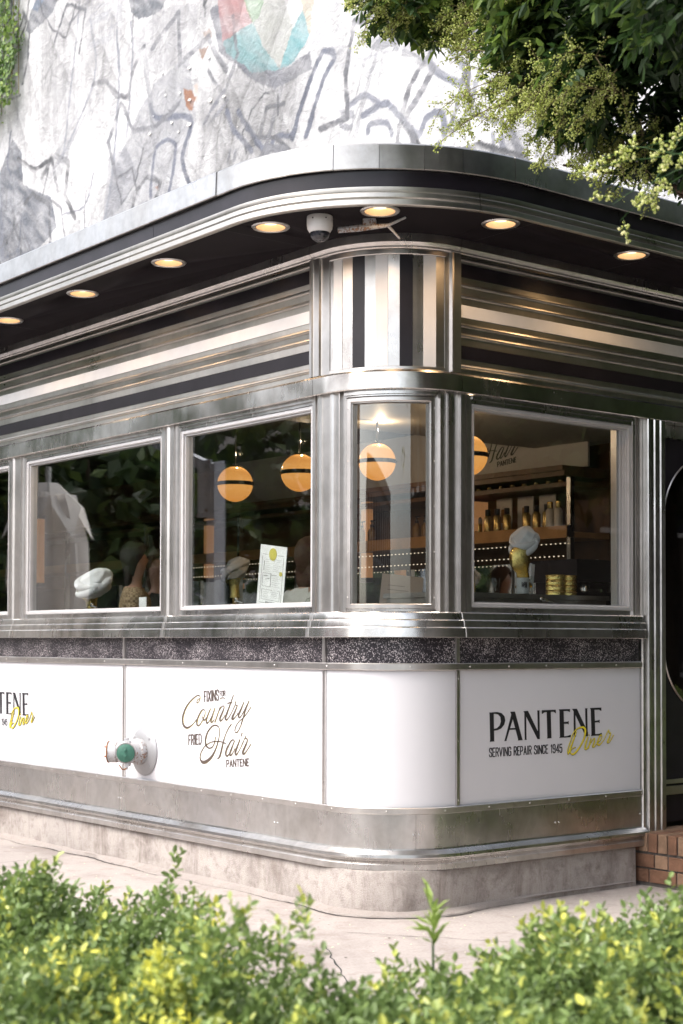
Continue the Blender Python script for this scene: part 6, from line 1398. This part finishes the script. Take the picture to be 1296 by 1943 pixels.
for i, (x, y, h, r_) in enumerate([(-5.2, 12.5, 4.8, 2.2), (-6.8, 17, 6.2, 2.8), (-4.6, 23, 6.5, 3), (-10, 13, 5.6, 2.6), (4.0, -7.4, 8.5, 3.2), (8.6, -7.2, 9.5, 3.4), (7.0, -12.0, 11, 4), (13.5, -9, 11, 4), (13.2, -3.4, 10, 3.0), (19, -3.6, 10, 3.2), (19, -12, 12, 4.5), (11, -17, 12, 4.5)]):  # side-street trees thickened and kerb ones added to block sky in reflections
    far_tree((x, y, -.1 if x < -5 else GZ), h, r_, 200 + i, 'leafy street tree outside the frame, reflected in the windows')

# ================================================================== street furniture seen mirrored in the glass
t = thing('patio_parasol', 'closed grey parasol tied with a strap, mirrored in the left window', 'parasol', (-1.45, 6.58, GZ)); t.scale = (1.25, 1.25, 1)
mb = MB(); n = 72; vs = []; fs = []; lv = [(.75, .17), (1.0, .25), (1.25, .20), (1.45, .16), (1.62, .22), (1.95, .25), (2.3, .23), (2.6, .18), (2.75, .15)]
for z, r_ in lv:
    for k in range(n): a = 2 * math.pi * k / n; rr = r_ * (1 + .30 * math.sin(a * 7 + z * .6) + .07 * math.sin(a * 11 - z * 2)); vs.append((rr * math.cos(a), rr * math.sin(a), z))
for i in range(len(lv) - 1):
    for k in range(n): k2 = (k + 1) % n; fs.append((i * n + k, i * n + k2, (i + 1) * n + k2, (i + 1) * n + k))
mb.add(vs, fs)
for a in range(0, 360, 60):
    c_, s_ = math.cos(R(a)), math.sin(R(a)); c2, s2 = math.cos(R(a + 52)), math.sin(R(a + 52)); mb.add([(.08 * c_, .08 * s_, 2.85), (.08 * c2, .08 * s2, 2.85), (.28 * c2, .28 * s2, 2.62), (.33 * math.cos(R(a + 26)), .33 * math.sin(R(a + 26)), 2.33), (.28 * c_, .28 * s_, 2.62)], [(0, 1, 2, 3, 4)])
mb.obj('canopy', 'umbrella_cloth', t, 60); mb = MB(); mb.tube([(0, 0, 0), (0, 0, 3.0)], .022, 10); mb.lathe([(.25, 0), (.25, .05), (.03, .08)], 20); mb.obj('pole', 'steel_worn', t)
mb = MB(); mb.tube([(.19 * math.cos(a), .19 * math.sin(a), 1.44 + .02 * math.sin(a * 2)) for a in [2 * math.pi * j / 20 for j in range(21)]], .014, 6); mb.obj('strap', 'umbrella_cloth', t)
t = thing('awning_post', 'grey bolted steel post with an angled arm, mirrored in the second window', 'post', (-1.30, 3.62, GZ))
mb = MB(); mb.box((-.05, -.05, 0), (.05, .05, 2.75)); mb.box((-.16, -.16, 0), (.16, .16, .02)); mb.obj('upright', 'painted_post', t)
mb = MB(); mb.tube([(0, .0, 2.70), (-.0, .85, 3.0)], .055, 4); mb.box((-.062, -.02, 2.35), (-.052, .16, 2.78)); mb.box((.052, -.02, 2.35), (.062, .16, 2.78)); mb.obj('arm', 'painted_post', t)
mb = MB()
for z in (2.4, 2.52, 2.66, 2.74): mb.lathe([(.016, 0), (.016, .012), (.008, .014)], 8, 0, axisM((.062, .03, z), (1, 0, 0)))
mb.obj('bolt', 'steel_worn', t)
t = thing('step_ladder', 'grey ladder with red marks leaning outside, mirrored at the left edge', 'ladder', (-1.6, 8.2, GZ))
mb = MB(); mb.tube([(0, 0, 0), (.0, .35, 2.5)], .03, 4); mb.obj('rail', 'painted_post', t); mb = MB(); mb.tube([(.35, 0, 0), (.35, .35, 2.5)], .03, 4); mb.obj('rail', 'painted_post', t)
mb = MB()
for k in range(8): mb.tube([(0, .35 * k / 8.5, .25 + k * .28), (.35, .35 * k / 8.5, .25 + k * .28)], .012, 6)
mb.obj('rungs', 'painted_post', t)

# ================================================================== surrounding buildings (reflected in steel and glass)
def block(loc, sx, sy, h, mat, label, floors, face):
    t = thing('town_building', label, 'building', loc)
    mb = MB(); mb.box((-sx / 2, -sy / 2, 0), (sx / 2, sy / 2, h)); mb.box((-sx / 2 - .2, -sy / 2 - .2, h), (sx / 2 + .2, sy / 2 + .2, h + .5)); mb.obj('wall', mat, t)
    fh_ = h / floors; W_ = sy if face in ('+x', '-x') else sx; n_ = int(W_ / 2.4)
    for fl_ in range(floors):
        mb = MB(); fr_ = MB()
        for k in range(n_):
            c_ = -W_ / 2 + (k + .5) * W_ / n_; z0 = fl_ * fh_ + .9; z1 = z0 + 1.6
            if face == '+x': mb.box((sx / 2, c_ - .5, z0), (sx / 2 + .03, c_ + .5, z1)); fr_.box((sx / 2 + .0, c_ - .6, z0 - .12), (sx / 2 + .10, c_ + .6, z0 - .005))
            elif face == '-x': mb.box((-sx / 2 - .03, c_ - .5, z0), (-sx / 2, c_ + .5, z1)); fr_.box((-sx / 2 - .1, c_ - .6, z0 - .12), (-sx / 2, c_ + .6, z0 - .005))
            else: mb.box((c_ - .5, sy / 2, z0), (c_ + .5, sy / 2 + .03, z1)); fr_.box((c_ - .6, sy / 2, z0 - .12), (c_ + .6, sy / 2 + .10, z0 - .005))
        w_ = mb.obj('window_row', 'smoked_dome', t); fr_.obj('window_sills', 'sign_white', w_)
block((-34, 16, -.16), 10, 26, 9, 'red_brick', 'red brick apartment building across the avenue, out of frame', 3, '+x')
block((-36, -16, -.16), 10, 24, 6, 'pale_brick', 'pale brick building across the avenue, out of frame', 2, '+x')
block((15, -23, -.16), 42, 10, 17, 'dark_brick', 'unseen dark brown brick building across the side street, shaped to darken reflections', 5, '+y')  # made dark, tall and close so the right facade reflects little light
block((40, 4, -.16), 10, 40, 18, 'dark_brick', 'added dark brown brick building closing the side street, out of frame', 5, '-x')  # added to cover the bright sky gap mirrored in the right-hand steel
block((-30, 52, -.16), 12, 30, 14, 'pale_brick', 'tall pale building further up the avenue, out of frame', 6, '+x')
